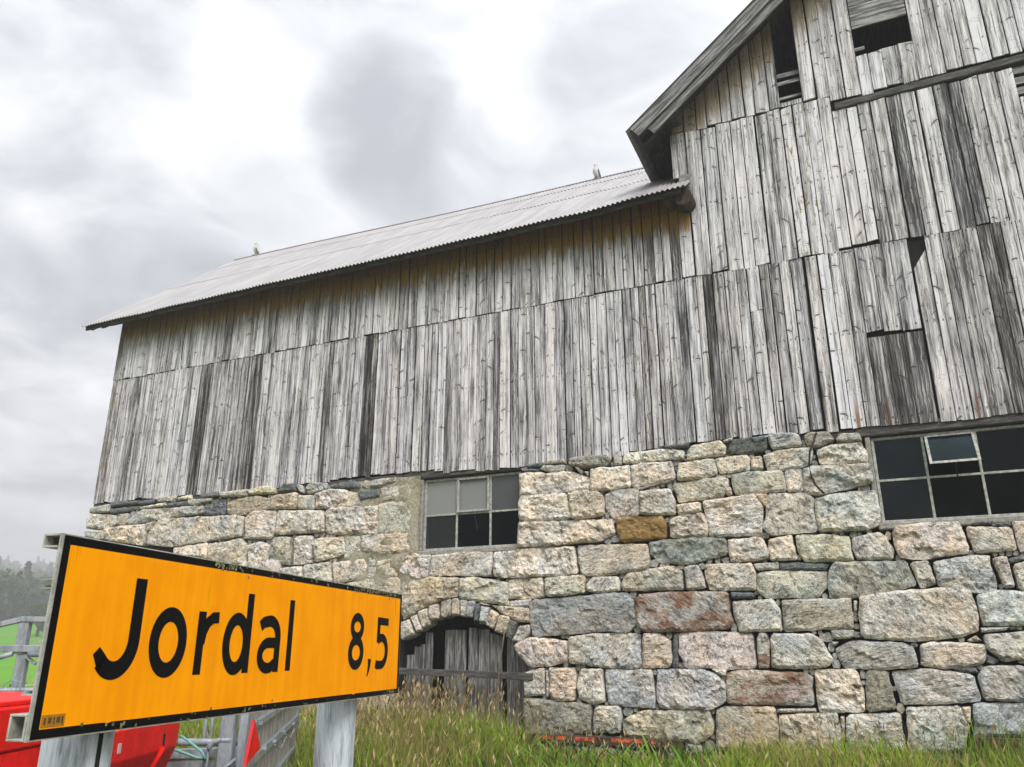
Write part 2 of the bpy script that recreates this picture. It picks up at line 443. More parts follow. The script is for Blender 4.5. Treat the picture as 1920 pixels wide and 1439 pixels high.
M = dict(
    wood=wood_material(), stone=stone_material(), mortar=mortar_material(), glass=glass_material(),
    sheet=roof_material(), orange=sign_material(), grass=grass_material(), ground=ground_material(),
    leaf=grass_material('leaf'),
    core=plain('dark_wall_core', (0.016, 0.015, 0.013), 0.95, 0.5, 6),
    inside=plain('dark_interior', (0.010, 0.009, 0.008), 0.95, 0.4, 3),
    oldbeam=plain('old_dark_beam', (0.13, 0.125, 0.115), 0.9, 0.6, 5, stretch=(1, 6, 6), bstr=0.7, bdist=0.02),
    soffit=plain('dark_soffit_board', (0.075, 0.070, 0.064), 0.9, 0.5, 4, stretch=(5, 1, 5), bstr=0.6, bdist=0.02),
    barge=plain('grey_horizontal_board', (0.46, 0.455, 0.45), 0.9, 0.6, 5, stretch=(0.5, 8, 10), bstr=0.8, bdist=0.012, second=(0.09, 0.088, 0.085)),
    rakeboard=plain('grey_rake_board', (0.36, 0.355, 0.35), 0.9, 0.6, 4, stretch=(0.5, 8, 9), bstr=0.8, bdist=0.012, second=(0.075, 0.072, 0.07), tilt=math.atan(0.839)),
    log=plain('round_log', (0.10, 0.07, 0.042), 0.9, 0.6, 12, bstr=0.8, bdist=0.02),
    winframe=plain('flaking_window_paint', (0.50, 0.51, 0.47), 0.75, 0.3, 24, second=(0.28, 0.28, 0.24), bstr=0.5),
    sill=plain('cement_sill', (0.40, 0.385, 0.35), 0.95, 0.35, 18, second=(0.25, 0.235, 0.20), bstr=0.7, bdist=0.02),
    doorwood=plain('dark_door_plank', (0.30, 0.292, 0.285), 0.9, 0.6, 3.0, stretch=(9, 9, 0.8), second=(0.07, 0.067, 0.064), bstr=0.8),
    black=plain('black_film', (0.004, 0.004, 0.005), 0.5, 0.4, 30, bstr=0.05, spec=0.12),
    alu=plain('sign_aluminium', (0.55, 0.55, 0.50), 0.5, 0.25, 14, metal=0.35, second=(0.36, 0.36, 0.30)),
    steel=plain('galvanised_steel', (0.37, 0.41, 0.435), 0.5, 0.4, 9, metal=0.2, second=(0.19, 0.215, 0.235), stretch=(1, 1, 0.35), lo=0.36, hi=0.62),
    postzinc=plain('weathered_zinc_post', (0.58, 0.63, 0.655), 0.55, 0.5, 6, metal=0.2, second=(0.20, 0.225, 0.24), stretch=(7, 7, 0.8), lo=0.32, hi=0.56),
    red=plain('red_enamel', (0.95, 0.012, 0.004), 0.5, 0.22, 5, bstr=0.06, spec=0.22),
    redplate=plain('red_reflector', (0.70, 0.035, 0.04), 0.4, 0.25, 8, bstr=0.05),
    ply=plain('grey_plywood', (0.46, 0.44, 0.415), 0.9, 0.4, 5, stretch=(6, 1, 1), second=(0.27, 0.255, 0.235)),
    rust=plain('rusty_brown_steel', (0.085, 0.047, 0.036), 0.85, 0.5, 12, bstr=0.6),
    primer=plain('orange_primer_flakes', (0.75, 0.11, 0.02), 0.7, 0.4, 18, second=(0.12, 0.05, 0.035), lo=0.44, hi=0.52),
    rope=plain('turquoise_rope', (0.22, 0.50, 0.46), 0.8, 0.3, 60),
    cable=plain('black_cable', (0.02, 0.02, 0.02), 0.6, 0.3, 30),
    rubber=plain('black_rubber', (0.02, 0.02, 0.02), 0.9, 0.4, 20),
    white=plain('white_feather', (0.62, 0.61, 0.57), 0.9, 0.2, 20),
    wing=plain('grey_feather', (0.16, 0.16, 0.16), 0.9, 0.4, 20),
    beak=plain('yellow_beak', (0.35, 0.24, 0.05), 0.6, 0.2, 20),
    bark=plain('tree_bark', (0.06, 0.05, 0.04), 0.95, 0.5, 10),
    stick=plain('dry_stalk', (0.17, 0.13, 0.08), 0.9, 0.4, 20),
    ridge=plain('ridge_flashing', (0.36, 0.30, 0.29), 0.6, 0.3, 6, metal=0.2),
    sticker=plain('faded_sticker', (0.50, 0.22, 0.01), 0.7, 0.3, 30),
    stickerink=plain('sticker_ink', (0.13, 0.07, 0.01), 0.7, 0.3, 30),
    lichen=plain('grey_green_lichen', (0.26, 0.27, 0.16), 0.95, 0.5, 60, second=(0.10, 0.10, 0.04)),
)


# ------------------------------------------------------------------ mesh helpers
class MB:
    def __init__(self):
        self.v, self.f = [], []

    def add(self, vs, fs):
        o = len(self.v)
        self.v += [tuple(p) for p in vs]
        self.f += [tuple(i + o for i in f) for f in fs]
        return self

    def box(self, a, b):
        (x0, y0, z0), (x1, y1, z1) = a, b
        return self.add([(x0, y0, z0), (x1, y0, z0), (x1, y1, z0), (x0, y1, z0),
                         (x0, y0, z1), (x1, y0, z1), (x1, y1, z1), (x0, y1, z1)],
                        [(0, 3, 2, 1), (4, 5, 6, 7), (0, 1, 5, 4), (1, 2, 6, 5), (2, 3, 7, 6), (3, 0, 4, 7)])

    def hexa(self, bottom, top):
        return self.add(list(bottom) + list(top),
                        [(3, 2, 1, 0), (4, 5, 6, 7), (0, 1, 5, 4), (1, 2, 6, 5), (2, 3, 7, 6), (3, 0, 4, 7)])

    def bar(self, p, q, wx, wz, up=(0, 0, 1)):
        p, q = Vector(p), Vector(q)
        d = (q - p).normalized()
        s = d.cross(Vector(up))
        if s.length < 1e-4:
            s = d.cross(Vector((1, 0, 0)))
        s.normalize()
        n = s.cross(d).normalized()
        c = [(-1, -1), (1, -1), (1, 1), (-1, 1)]
        return self.hexa([p + s * a * wx / 2 + n * b * wz / 2 for a, b in c], [q + s * a * wx / 2 + n * b * wz / 2 for a, b in c])

    def tube(self, pts, r, seg=10, caps=True):
        pts = [Vector(p) for p in pts]
        rr = r if isinstance(r, (list, tuple)) else [r] * len(pts)
        rings = []
        ref = Vector((0, 0, 1))
        for i, p in enumerate(pts):
            d = (pts[min(i + 1, len(pts) - 1)] - pts[max(i - 1, 0)]).normalized()
            s = d.cross(ref)
            if s.length < 0.05:
                s = d.cross(Vector((1, 0, 0)))
            s.normalize()
            n = s.cross(d)
            rings.append([p + (s * math.cos(a) + n * math.sin(a)) * rr[i] for a in [2 * math.pi * k / seg for k in range(seg)]])
        vs = [v for g in rings for v in g]
        fs = []
        for i in range(len(pts) - 1):
            for k in range(seg):
                a, b = i * seg + k, i * seg + (k + 1) % seg
                fs.append((a, b, b + seg, a + seg))
        if caps:
            fs.append(tuple(range(seg))[::-1])
            fs.append(tuple((len(pts) - 1) * seg + k for k in range(seg)))
        return self.add(vs, fs)

    def build(self, name, material, parent=None, smooth=False, props=None, bevel=0.0):
        me = bpy.data.meshes.new(name)
        me.from_pydata(self.v, [], self.f)
        if bevel:
            bm = bmesh.new()
            bm.from_mesh(me)
            bmesh.ops.bevel(bm, geom=bm.edges[:], offset=bevel, segments=1, affect='EDGES', clamp_overlap=True)
            bm.to_mesh(me)
            bm.free()
        me.update()
        return link(name, me, material, parent, smooth, props)


def link(name, me, material, parent=None, smooth=False, props=None):
    o = bpy.data.objects.new(name, me)
    C.objects.link(o)
    if material is not None:
        me.materials.append(material)
    if smooth:
        me.polygons.foreach_set('use_smooth', [True] * len(me.polygons))
    o.parent = parent
    for k, v in (props or {}).items():
        o[k] = v
    return o


def empty(name, loc, rotz=0.0, parent=None):
    o = bpy.data.objects.new(name, None)
    C.objects.link(o)
    o.location = loc
    o.rotation_euler = (0, 0, rotz)
    o.parent = parent
    o.empty_display_size = 0.2
    return o


def tag(o, label=None, cat=None, group=None, kind=None):
    for k, v in (('label', label), ('category', cat), ('group', group), ('kind', kind)):
        if v:
            o[k] = v
    return o


# ------------------------------------------------------------------ facade frame (metres): x along the wall, y into the barn, z up
PX, PY = 1.67776, 11.07203
ROT = R(-23.949)
CU, SU = math.cos(ROT), math.sin(ROT)


def wl(u, y, z):
    """barn-local to world"""
    return Vector((PX + CU * u - SU * y, PY + SU * u + CU * y, z))


def sstep(a, b, x):
    t = min(1.0, max(0.0, (x - a) / (b - a)))
    return t * t * (3 - 2 * t)


def ground_z(x, y):
    dx, dy = x - PX, y - PY
    loc_y = -SU * dx + CU * dy           # negative in front of the wall
    near = 0.26 * sstep(-5.0, -1.0, loc_y)
    r = math.hypot(x, y)
    far = np.interp(r, [0, 60, 110, 150, 250, 600, 900], [0, 0, 2.2, 5.5, 13.0, 50.0, 53.0])
    return float(near * (1 - sstep(25, 60, r)) + far)


def build_ground():
    rs = [0.0, 1, 2, 3, 4, 5, 6, 7, 8, 9, 10, 11, 12, 13, 14, 16, 18, 20, 24, 28, 34, 42, 52, 65, 80, 100, 125, 150, 180, 215, 250,
          320, 400, 500, 600, 700, 800, 900]
    n = 144
    vs, fs = [(0, 0, ground_z(0, 0))], []
    for r in rs[1:]:
        for k in range(n):
            a = 2 * math.pi * k / n
            x, y = r * math.sin(a), r * math.cos(a)
            bump = noise.noise(Vector((x * 0.02, y * 0.02, 0))) * min(6.0, r * 0.012) if r > 60 else 0
            vs.append((x, y, ground_z(x, y) + bump))
    for k in range(n):
        fs.append((0, 1 + (k + 1) % n, 1 + k))
    for i in range(len(rs) - 2):
        for k in range(n):
            a, b = 1 + i * n + k, 1 + i * n + (k + 1) % n
            fs.append((a, b, b + n, a + n))
    me = bpy.data.meshes.new('ground')
    me.from_pydata(vs, [], fs)
    o = link('ground', me, M['ground'], None, True)
    tag(o, 'green valley floor rising into a wooded slope', 'ground', kind='structure')


build_ground()
STONES = """
G -10.74,4.23 -10.24,4.26 -10.20,4.11 -10.73,4.12
D -10.21,4.30 -9.76,4.30 -9.73,4.22 -10.18,4.20
D -10.20,4.16 -9.43,4.18 -9.41,4.11 -10.16,4.07
W -9.42,4.15 -8.78,4.19 -8.76,4.13 -9.40,4.11
D -9.72,4.27 -9.44,4.27 -9.44,4.20 -9.70,4.21
D -9.44,4.25 -9.07,4.28 -9.10,4.21 -9.41,4.19
G -9.07,4.31 -8.52,4.30 -8.59,4.19 -8.96,4.21
D -8.76,4.17 -8.23,4.18 -8.23,4.10 -8.73,4.10
W -8.49,4.26 -8.19,4.29 -8.17,4.21 -8.48,4.21
G -8.24,4.20 -8.07,4.21 -8.05,4.08 -8.21,4.11
G -8.04,4.19 -7.68,4.19 -7.70,4.14 -8.01,4.08
D -7.98,4.27 -7.55,4.30 -7.54,4.21 -7.96,4.20
G -7.52,4.28 -6.86,4.28 -6.87,4.16 -7.47,4.19
G -9.71,3.92 -9.38,4.09 -7.85,4.07 -7.87,3.94 -8.87,3.88 -9.67,3.84
D -7.84,3.96 -7.64,4.17 -7.36,4.14 -7.34,3.88 -7.81,3.89
P -10.77,4.01 -10.71,4.10 -10.01,4.04 -10.00,3.86 -10.25,3.79 -10.75,3.84
G -9.98,3.87 -9.91,4.05 -9.70,4.05 -9.69,3.93 -9.76,3.82
G -10.78,3.81 -10.27,3.76 -10.24,3.61 -10.75,3.66
P -10.27,3.79 -9.80,3.82 -9.23,3.82 -9.16,3.67 -9.24,3.44 -10.21,3.59
K -9.22,3.84 -8.96,3.86 -9.06,3.72 -9.17,3.68
P -9.16,3.65 -8.88,3.90 -7.07,3.84 -7.07,3.47 -7.72,3.43 -8.53,3.38 -9.13,3.45
P -7.06,3.84 -6.90,3.81 -6.92,3.48 -7.07,3.46
P -8.44,3.35 -7.66,3.40 -7.64,3.14 -8.42,3.20
P -7.65,3.38 -7.45,3.39 -7.43,3.08 -7.63,3.13
P -7.44,3.37 -6.95,3.44 -6.76,3.31 -6.79,2.98 -7.40,3.05
D -7.69,3.43 -7.36,3.53 -7.40,3.47 -7.60,3.41
B -7.33,4.07 -7.10,4.13 -6.71,4.15 -6.38,4.09 -6.34,3.92 -6.88,3.84 -7.29,3.88
Y -6.86,4.28 -6.50,4.32 -6.26,4.24 -6.28,4.17 -6.84,4.19
D -6.20,4.21 -6.12,4.32 -5.88,4.30 -5.82,4.17 -6.21,4.17
G -5.84,4.27 -5.71,4.26 -5.66,4.12 -5.76,4.15
G -5.65,4.20 -5.54,4.30 -5.21,4.26 -5.20,4.16 -5.59,4.11
D -5.15,4.21 -4.71,4.27 -4.53,4.19 -4.54,4.11 -5.13,4.18
G -4.52,4.14 -4.46,4.24 -4.38,4.23 -4.40,4.10
G -4.36,4.12 -4.30,4.23 -3.86,4.24 -3.85,4.16 -4.19,4.11
A -6.34,4.13 -5.80,4.15 -5.78,3.87 -6.35,3.90
P -5.78,4.09 -5.45,4.07 -5.43,3.84 -5.77,3.87
P -5.42,4.09 -5.15,4.16 -4.77,4.10 -4.77,3.94 -5.01,3.84 -5.38,3.84
D -4.56,4.06 -4.16,4.08 -4.14,3.95 -4.51,3.91
M -4.14,4.08 -3.63,4.12 -3.56,3.94 -4.09,3.89
M -4.75,4.08 -4.58,4.04 -4.52,3.89 -4.19,3.91 -4.19,3.83 -4.97,3.84
P -6.87,3.80 -6.70,3.89 -6.22,3.87 -6.20,3.52 -6.25,3.39 -6.82,3.43
P -6.20,3.75 -6.17,3.86 -5.22,3.80 -5.19,3.45 -6.18,3.46
P -5.18,3.78 -5.08,3.83 -4.19,3.80 -4.16,3.35 -4.78,3.38 -5.16,3.43
M -4.18,3.83 -3.58,3.88 -3.53,3.47 -3.55,3.34 -4.15,3.36
P -6.76,3.32 -6.50,3.36 -6.29,3.30 -6.29,2.98 -6.71,2.98
G -6.26,3.29 -6.20,3.42 -5.85,3.40 -5.82,2.94 -6.27,2.99
P -5.80,3.36 -5.75,3.41 -5.42,3.40 -5.41,2.96 -5.75,2.94
P -5.40,3.29 -5.33,3.35 -4.80,3.34 -4.74,3.08 -5.30,2.97
M -4.78,3.35 -4.46,3.34 -4.44,3.07 -4.77,2.98
P -4.45,3.35 -3.56,3.35 -3.56,3.05 -4.10,3.04 -4.43,3.12
P -6.03,2.90 -5.58,2.92 -5.55,2.72 -5.96,2.78
P -5.54,2.93 -5.04,2.96 -4.97,2.64 -5.51,2.69
K -4.98,2.95 -4.38,2.98 -4.32,2.83 -4.43,2.68 -4.92,2.61
M -4.15,2.93 -3.80,2.97 -3.77,2.70 -4.10,2.69
M -4.31,2.98 -4.18,3.01 -4.12,2.69 -4.29,2.66
M -4.89,2.59 -4.19,2.67 -3.71,2.68 -3.67,2.22 -4.18,2.39
P -1.71,4.10 -1.60,4.12 -1.17,4.07 -1.01,4.08 -0.82,4.05 -0.62,3.95 -0.63,3.79 -1.05,3.78 -1.68,3.78
P -0.60,4.08 -0.47,4.10 -0.30,4.07 -0.02,4.09 -0.02,3.78 -0.34,3.75 -0.61,3.79
P -0.01,4.08 0.21,4.10 0.58,4.08 0.62,3.83 0.38,3.79 0.07,3.74 -0.01,3.80
P -1.72,3.70 -1.66,3.77 -0.97,3.76 -0.92,3.42 -1.00,3.39 -1.60,3.39 -1.72,3.45
P -0.95,3.76 -0.68,3.78 -0.49,3.75 -0.41,3.65 -0.42,3.41 -0.86,3.37 -0.91,3.41
P -0.40,3.70 -0.29,3.75 0.05,3.75 0.09,3.71 0.08,3.37 -0.29,3.35 -0.39,3.49
H 0.10,3.70 0.53,3.72 0.59,3.54 0.59,3.36 0.39,3.35 0.10,3.39
P -1.73,3.39 -1.16,3.37 -0.31,3.35 -0.27,3.15 -0.49,3.06 -1.28,3.03 -1.73,3.03
O -0.24,3.36 0.39,3.35 0.45,3.22 0.44,3.05 -0.17,3.02 -0.24,3.15
D -1.60,4.24 -1.32,4.25 -1.30,4.19 -1.58,4.19
B -1.29,4.27 -0.98,4.27 -0.98,4.21 -1.28,4.21
D -1.60,4.17 -1.40,4.16 -1.40,4.12 -1.60,4.12
G -1.39,4.15 -1.32,4.20 -0.98,4.18 -1.01,4.10 -1.18,4.08
S -0.93,4.18 -0.91,4.27 -0.64,4.28 -0.37,4.27 -0.27,4.19 -0.36,4.12 -0.70,4.11
G -0.25,4.19 -0.22,4.30 -0.13,4.30 -0.14,4.11 -0.24,4.10
W -0.11,4.21 -0.05,4.27 0.52,4.27 0.76,4.22 0.74,4.11 0.38,4.13 0.05,4.11 -0.11,4.14
D 0.37,4.32 0.77,4.32 0.84,4.33 0.82,4.27 0.59,4.26
G -0.84,4.13 -0.77,4.13 -0.71,4.05 -0.74,4.02
G -0.70,4.06 -0.63,4.05 -0.65,3.99
F 0.80,4.18 0.87,4.28 1.26,4.32 1.32,4.22 1.31,4.11 1.04,4.10 0.80,4.08
D 1.34,4.15 1.42,4.31 1.86,4.31 1.85,4.13 1.59,4.10 1.35,4.12
G 1.88,4.31 1.93,4.35 2.27,4.30 2.29,4.16 2.27,4.13 1.91,4.12
S 2.34,4.27 2.40,4.30 2.64,4.29 2.69,4.17 2.46,4.09 2.35,4.14
G 1.29,4.31 1.43,4.34 1.41,4.30 1.31,4.28
P 0.64,3.88 0.68,4.05 1.15,4.08 1.19,3.87 1.02,3.81 0.65,3.81
P 1.17,4.07 1.59,4.08 1.62,4.03 1.61,3.87 1.21,3.86
P 1.64,4.04 1.77,4.05 1.78,3.87 1.63,3.87
P 1.80,4.05 1.98,4.10 2.20,4.11 2.41,4.09 2.38,3.90 2.25,3.85 2.04,3.84 1.84,3.86 1.81,3.97
P 2.46,4.06 2.67,4.11 3.00,4.11 3.05,3.96 3.04,3.85 2.65,3.86 2.49,3.88
G 2.71,4.17 2.75,4.24 2.99,4.23 3.01,4.13 2.74,4.13
P 0.58,3.77 1.04,3.81 1.32,3.79 1.31,3.67 1.22,3.55 0.76,3.52 0.63,3.52
G 1.38,3.83 1.61,3.85 2.03,3.83 2.04,3.56 1.65,3.55 1.40,3.56 1.36,3.71
P 2.05,3.83 2.25,3.84 2.24,3.54 2.04,3.55
G 2.27,3.83 2.37,3.85 3.06,3.83 3.08,3.60 2.81,3.53 2.41,3.48 2.25,3.53
F 0.60,3.48 0.93,3.50 0.93,3.37 0.63,3.35
B 0.49,3.27 0.68,3.36 0.95,3.35 1.00,3.20 0.99,3.03 0.50,3.04
P 0.96,3.51 1.24,3.53 1.63,3.55 1.73,3.38 1.71,3.20 1.67,3.01 1.01,3.03 1.00,3.22
B 1.64,3.55 1.81,3.54 1.78,3.38 1.74,3.38
H 1.82,3.54 2.29,3.52 2.36,3.45 2.33,3.34 2.36,3.02 1.80,3.01 1.70,3.10 1.74,3.21
H 2.36,3.43 2.53,3.47 2.75,3.49 3.08,3.49 3.10,3.29 3.08,3.07 2.91,3.01 2.38,3.02 2.36,3.27
P 1.28,3.65 1.34,3.67 1.35,3.57 1.28,3.56
E 0.20,3.00 0.37,3.02 0.80,3.04 1.23,3.00 1.23,2.79 0.99,2.75 0.71,2.69 0.32,2.73 0.21,2.84
P 1.24,2.98 1.68,2.99 1.74,2.82 1.73,2.72 1.53,2.70 1.26,2.69
F 1.76,2.96 2.04,3.00 2.08,2.69 1.76,2.69 1.74,2.84
Y 2.09,2.99 2.43,2.98 2.71,2.94 2.71,2.84 2.73,2.66 2.48,2.65 2.17,2.66 2.10,2.79
P 2.74,2.91 3.05,2.98 3.13,2.90 3.19,2.75 3.17,2.65 2.78,2.66 2.73,2.79
K 3.20,2.96 3.25,3.03 3.61,3.06 3.94,3.06 3.98,2.75 3.96,2.68 3.47,2.63 3.26,2.66 3.21,2.78
B 3.99,2.99 4.45,2.95 4.46,2.69 4.04,2.68
P 4.47,3.02 4.70,3.04 4.66,2.67 4.49,2.67
D 4.06,3.03 4.29,3.04 4.27,3.00 4.07,3.01
D 4.25,3.01 4.45,3.01 4.45,2.97 4.27,2.98
P -2.13,2.97 -1.50,3.02 -0.88,3.00 -0.84,2.63 -1.18,2.61 -1.92,2.60 -2.11,2.64
P -0.83,3.01 -0.30,3.00 0.18,2.98 0.19,2.75 0.16,2.64 -0.53,2.58 -0.77,2.60 -0.82,2.81
P -3.18,2.99 -2.62,3.00 -2.14,2.98 -2.14,2.83 -2.18,2.64 -2.61,2.66 -3.21,2.69
K -3.73,2.98 -3.52,3.03 -3.18,2.99 -3.24,2.67 -3.38,2.63 -3.73,2.74
B -3.68,2.48 -3.49,2.61 -3.18,2.66 -2.70,2.63 -2.69,2.37 -3.02,2.31 -3.39,2.18 -3.62,2.05 -3.67,2.22
F -2.68,2.62 -2.44,2.63 -1.89,2.54 -1.89,2.22 -2.36,2.29 -2.68,2.34
P -1.88,2.57 -1.36,2.59 -1.34,2.34 -1.40,2.31 -1.88,2.31
P -1.88,2.28 -1.53,2.30 -1.57,2.20 -1.88,2.19
Y -1.34,2.59 -0.73,2.60 -0.74,2.37 -1.10,2.33 -1.31,2.33
P -0.71,2.47 -0.63,2.57 -0.25,2.57 -0.23,2.38 -0.54,2.36 -0.70,2.38
F -0.21,2.47 -0.12,2.60 0.22,2.65 0.51,2.67 0.62,2.60 0.62,2.37 0.13,2.37 -0.20,2.38
F 0.65,2.65 0.83,2.68 0.90,2.49 0.91,2.38 0.67,2.36
P 0.92,2.68 1.51,2.67 1.56,2.51 1.54,2.33 0.97,2.35 0.92,2.51
F 1.54,2.66 1.85,2.67 1.84,2.58 1.58,2.58
D 1.86,2.65 2.08,2.65 2.45,2.62 2.40,2.55 1.86,2.57
F 1.58,2.54 1.74,2.56 2.41,2.53 2.38,2.34 2.29,2.23 1.66,2.23 1.55,2.33
E 2.42,2.51 2.51,2.64 2.96,2.63 3.31,2.62 3.38,2.34 3.03,2.26 2.67,2.21 2.41,2.21 2.40,2.35
P 3.34,2.60 3.53,2.62 3.59,2.35 3.42,2.30
H 3.59,2.60 4.01,2.66 4.18,2.64 4.17,2.51 4.21,2.33 4.18,2.25 3.98,2.23 3.60,2.33
K 4.20,2.62 4.35,2.63 4.37,2.29 4.27,2.28
H 4.40,2.53 4.59,2.58 4.57,2.20 4.41,2.26
D 4.36,2.60 4.48,2.63 4.48,2.58 4.38,2.55
X -1.57,2.20 -1.49,2.29 -1.13,2.30 -0.81,2.32 -0.41,2.35 -0.14,2.35 -0.05,2.24 -0.03,1.95 -0.15,1.83 -0.50,1.86 -1.01,1.82 -1.51,1.79 -1.56,1.98
R -0.02,2.24 0.04,2.32 0.47,2.34 1.20,2.33 1.19,2.06 1.23,1.93 1.12,1.87 0.65,1.84 0.08,1.84 -0.02,1.95
D 1.23,2.32 1.52,2.30 1.52,2.24 1.23,2.24
F 1.24,2.20 1.73,2.22 1.81,2.09 1.81,1.84 1.30,1.83 1.24,2.06
F 1.84,2.20 2.12,2.21 2.64,2.20 2.64,2.10 2.63,1.86 2.27,1.85 1.83,1.83 1.84,2.05
P 2.74,2.22 3.21,2.28 3.64,2.30 3.92,2.27 3.95,2.10 3.96,1.92 3.93,1.81 3.66,1.74 3.24,1.71 2.71,1.75 2.71,1.99
H 3.99,2.21 4.24,2.26 4.58,2.23 4.52,1.88 3.99,1.87 3.98,2.05
G 3.96,1.85 4.25,1.86 4.20,1.82 3.97,1.80
G 2.37,1.85 2.63,1.84 2.61,1.75 2.39,1.74
W 2.67,2.18 2.71,2.18 2.69,2.06 2.66,2.06
B 3.81,1.72 3.90,1.77 3.95,1.71 3.83,1.70
K -1.79,1.68 -1.55,1.79 -1.01,1.73 -1.00,1.49 -1.28,1.40 -1.59,1.40 -1.74,1.58
P -1.83,1.74 -1.73,1.94 -1.57,1.95 -1.57,1.84 -1.71,1.72
H -0.98,1.78 -0.58,1.83 0.01,1.82 0.01,1.44 -0.06,1.38 -0.50,1.40 -0.98,1.45
Z 0.04,1.72 0.06,1.82 0.25,1.82 0.41,1.73 0.41,1.46 0.36,1.40 0.03,1.39
D 0.45,1.76 0.51,1.75 0.49,1.40 0.42,1.40
K 0.53,1.82 0.99,1.84 1.45,1.81 1.46,1.45 1.43,1.40 1.13,1.39 0.60,1.40 0.52,1.58
R 1.50,1.74 1.54,1.82 1.62,1.81 1.65,1.72 1.61,1.41 1.49,1.41
H 1.68,1.81 2.14,1.80 2.24,1.74 2.36,1.51 2.30,1.43 2.05,1.40 1.64,1.41
I 2.40,1.63 2.59,1.72 3.14,1.69 3.24,1.65 3.27,1.43 2.95,1.40 2.47,1.41 2.42,1.54
K 3.32,1.67 3.45,1.70 3.98,1.68 3.95,1.48 3.80,1.44 3.52,1.41 3.30,1.44
F 3.97,1.77 4.51,1.82 4.45,1.54 4.13,1.49 3.99,1.62
D 3.60,1.43 3.84,1.43 3.86,1.37 3.65,1.38
D 3.97,1.57 4.09,1.50 4.02,1.46 3.96,1.48
G 2.36,1.71 2.45,1.71 2.39,1.65
P -1.65,1.32 -1.36,1.38 -1.35,1.28 -1.35,1.04 -1.65,1.02
W -1.33,1.35 -1.29,1.36 -1.29,1.02 -1.32,1.02
K -1.28,1.38 -0.91,1.39 -0.90,1.27 -0.93,0.97 -1.19,0.98 -1.27,1.08
F -0.84,1.37 -0.52,1.38 -0.51,1.09 -0.50,0.97 -0.68,0.94 -0.85,1.01 -0.88,1.16
I -0.48,1.37 0.14,1.37 0.17,1.07 0.15,0.91 -0.44,0.94 -0.47,1.11
I 0.21,1.37 0.78,1.39 0.97,1.32 1.07,1.21 1.06,1.02 0.90,0.92 0.24,0.91 0.19,1.03
R 1.10,1.34 1.28,1.38 2.01,1.35 2.10,1.31 2.09,1.17 2.08,0.98 1.66,0.99 1.07,0.98
W 1.67,0.94 2.10,0.96 2.10,0.92 1.66,0.90
P 2.15,1.39 2.60,1.40 2.65,1.17 2.64,0.94 2.14,0.91 2.13,1.16
V 2.71,1.39 2.94,1.39 2.97,0.97 2.66,0.94 2.67,1.11
H 2.98,1.37 3.36,1.41 3.80,1.35 3.85,1.08 3.36,1.03 3.03,1.03
I 3.85,1.32 3.93,1.44 4.28,1.45 4.43,1.39 4.37,1.08 3.88,1.09
W 0.91,1.39 1.10,1.38 1.08,1.31 1.01,1.32
V -1.66,0.99 -1.19,0.97 -0.70,0.93 -0.71,0.59 -1.64,0.49
F -0.65,0.88 -0.56,0.92 -0.30,0.92 -0.29,0.81 -0.31,0.61 -0.68,0.59
Y -0.27,0.76 -0.04,0.87 0.83,0.91 0.89,0.75 0.86,0.63 0.69,0.52 -0.25,0.58
B 0.93,0.91 1.06,0.96 1.64,0.96 1.65,0.80 1.65,0.60 1.51,0.47 0.90,0.46
F 1.68,0.87 2.33,0.92 2.35,0.73 2.33,0.49 1.65,0.46
H 2.43,0.90 3.00,0.93 3.01,0.70 3.01,0.52 2.39,0.49
W 2.36,0.88 2.41,0.88 2.39,0.72 2.36,0.73
H 3.08,0.99 3.63,1.02 3.68,0.84 3.61,0.56 3.04,0.53
P 3.64,1.01 3.73,1.02 3.70,0.85 3.67,0.85
I 3.76,1.05 4.37,1.07 4.31,0.74 3.72,0.71
I 3.76,0.64 4.30,0.68 4.27,0.51 3.77,0.47
G -3.66,2.01 -3.51,2.05 -3.42,1.84 -3.65,1.75
P -3.50,2.08 -3.39,2.12 -3.29,1.90 -3.38,1.87
P -3.38,2.16 -3.21,2.21 -3.15,1.98 -3.29,1.93
K -3.19,2.24 -3.03,2.27 -3.00,2.07 -3.11,2.03 -3.17,2.08
G -2.98,2.30 -2.82,2.34 -2.81,2.11 -2.92,2.06 -2.98,2.10
B -2.80,2.33 -2.68,2.34 -2.67,2.10 -2.80,2.09
G -2.66,2.32 -2.54,2.31 -2.57,2.07 -2.65,2.09
G -2.53,2.30 -2.41,2.30 -2.45,2.06 -2.56,2.07
D -2.40,2.25 -2.33,2.26 -2.36,2.01 -2.43,2.01
G -2.33,2.22 -2.18,2.20 -2.24,2.00 -2.34,1.97
B -2.17,2.17 -2.04,2.10 -2.13,1.90 -2.25,1.97
B -2.03,2.09 -1.86,2.06 -1.92,1.85 -2.00,1.83 -2.11,1.88
D -1.86,2.03 -1.75,1.98 -1.85,1.75 -1.93,1.80
P -2.36,2.28 -2.20,2.24 -2.21,2.22 -2.33,2.25
B -2.16,2.23 -2.00,2.21 -1.58,2.18 -1.57,1.99 -1.73,1.99 -2.00,2.12
W 0.03,0.48 0.29,0.52 0.36,0.41 0.04,0.39
G 0.54,0.53 0.70,0.50 0.81,0.42 0.51,0.39
"""

# ================================================================== THE BARN
barn = empty('barn', (PX, PY, 0), ROT)
tag(barn, 'old barn of grey weathered planks above a rough split stone wall', 'barn')

U0, U1 = -10.72, 9.5           # wall ends
Z_SILL = 4.30                  # foot of the planks
WIN1 = (-3.40, -1.72, 3.03, 4.24)
WIN2 = (3.10, 4.87, 3.06, 4.24)
DOOR = (-3.70, -1.57, 0.0, 2.10)

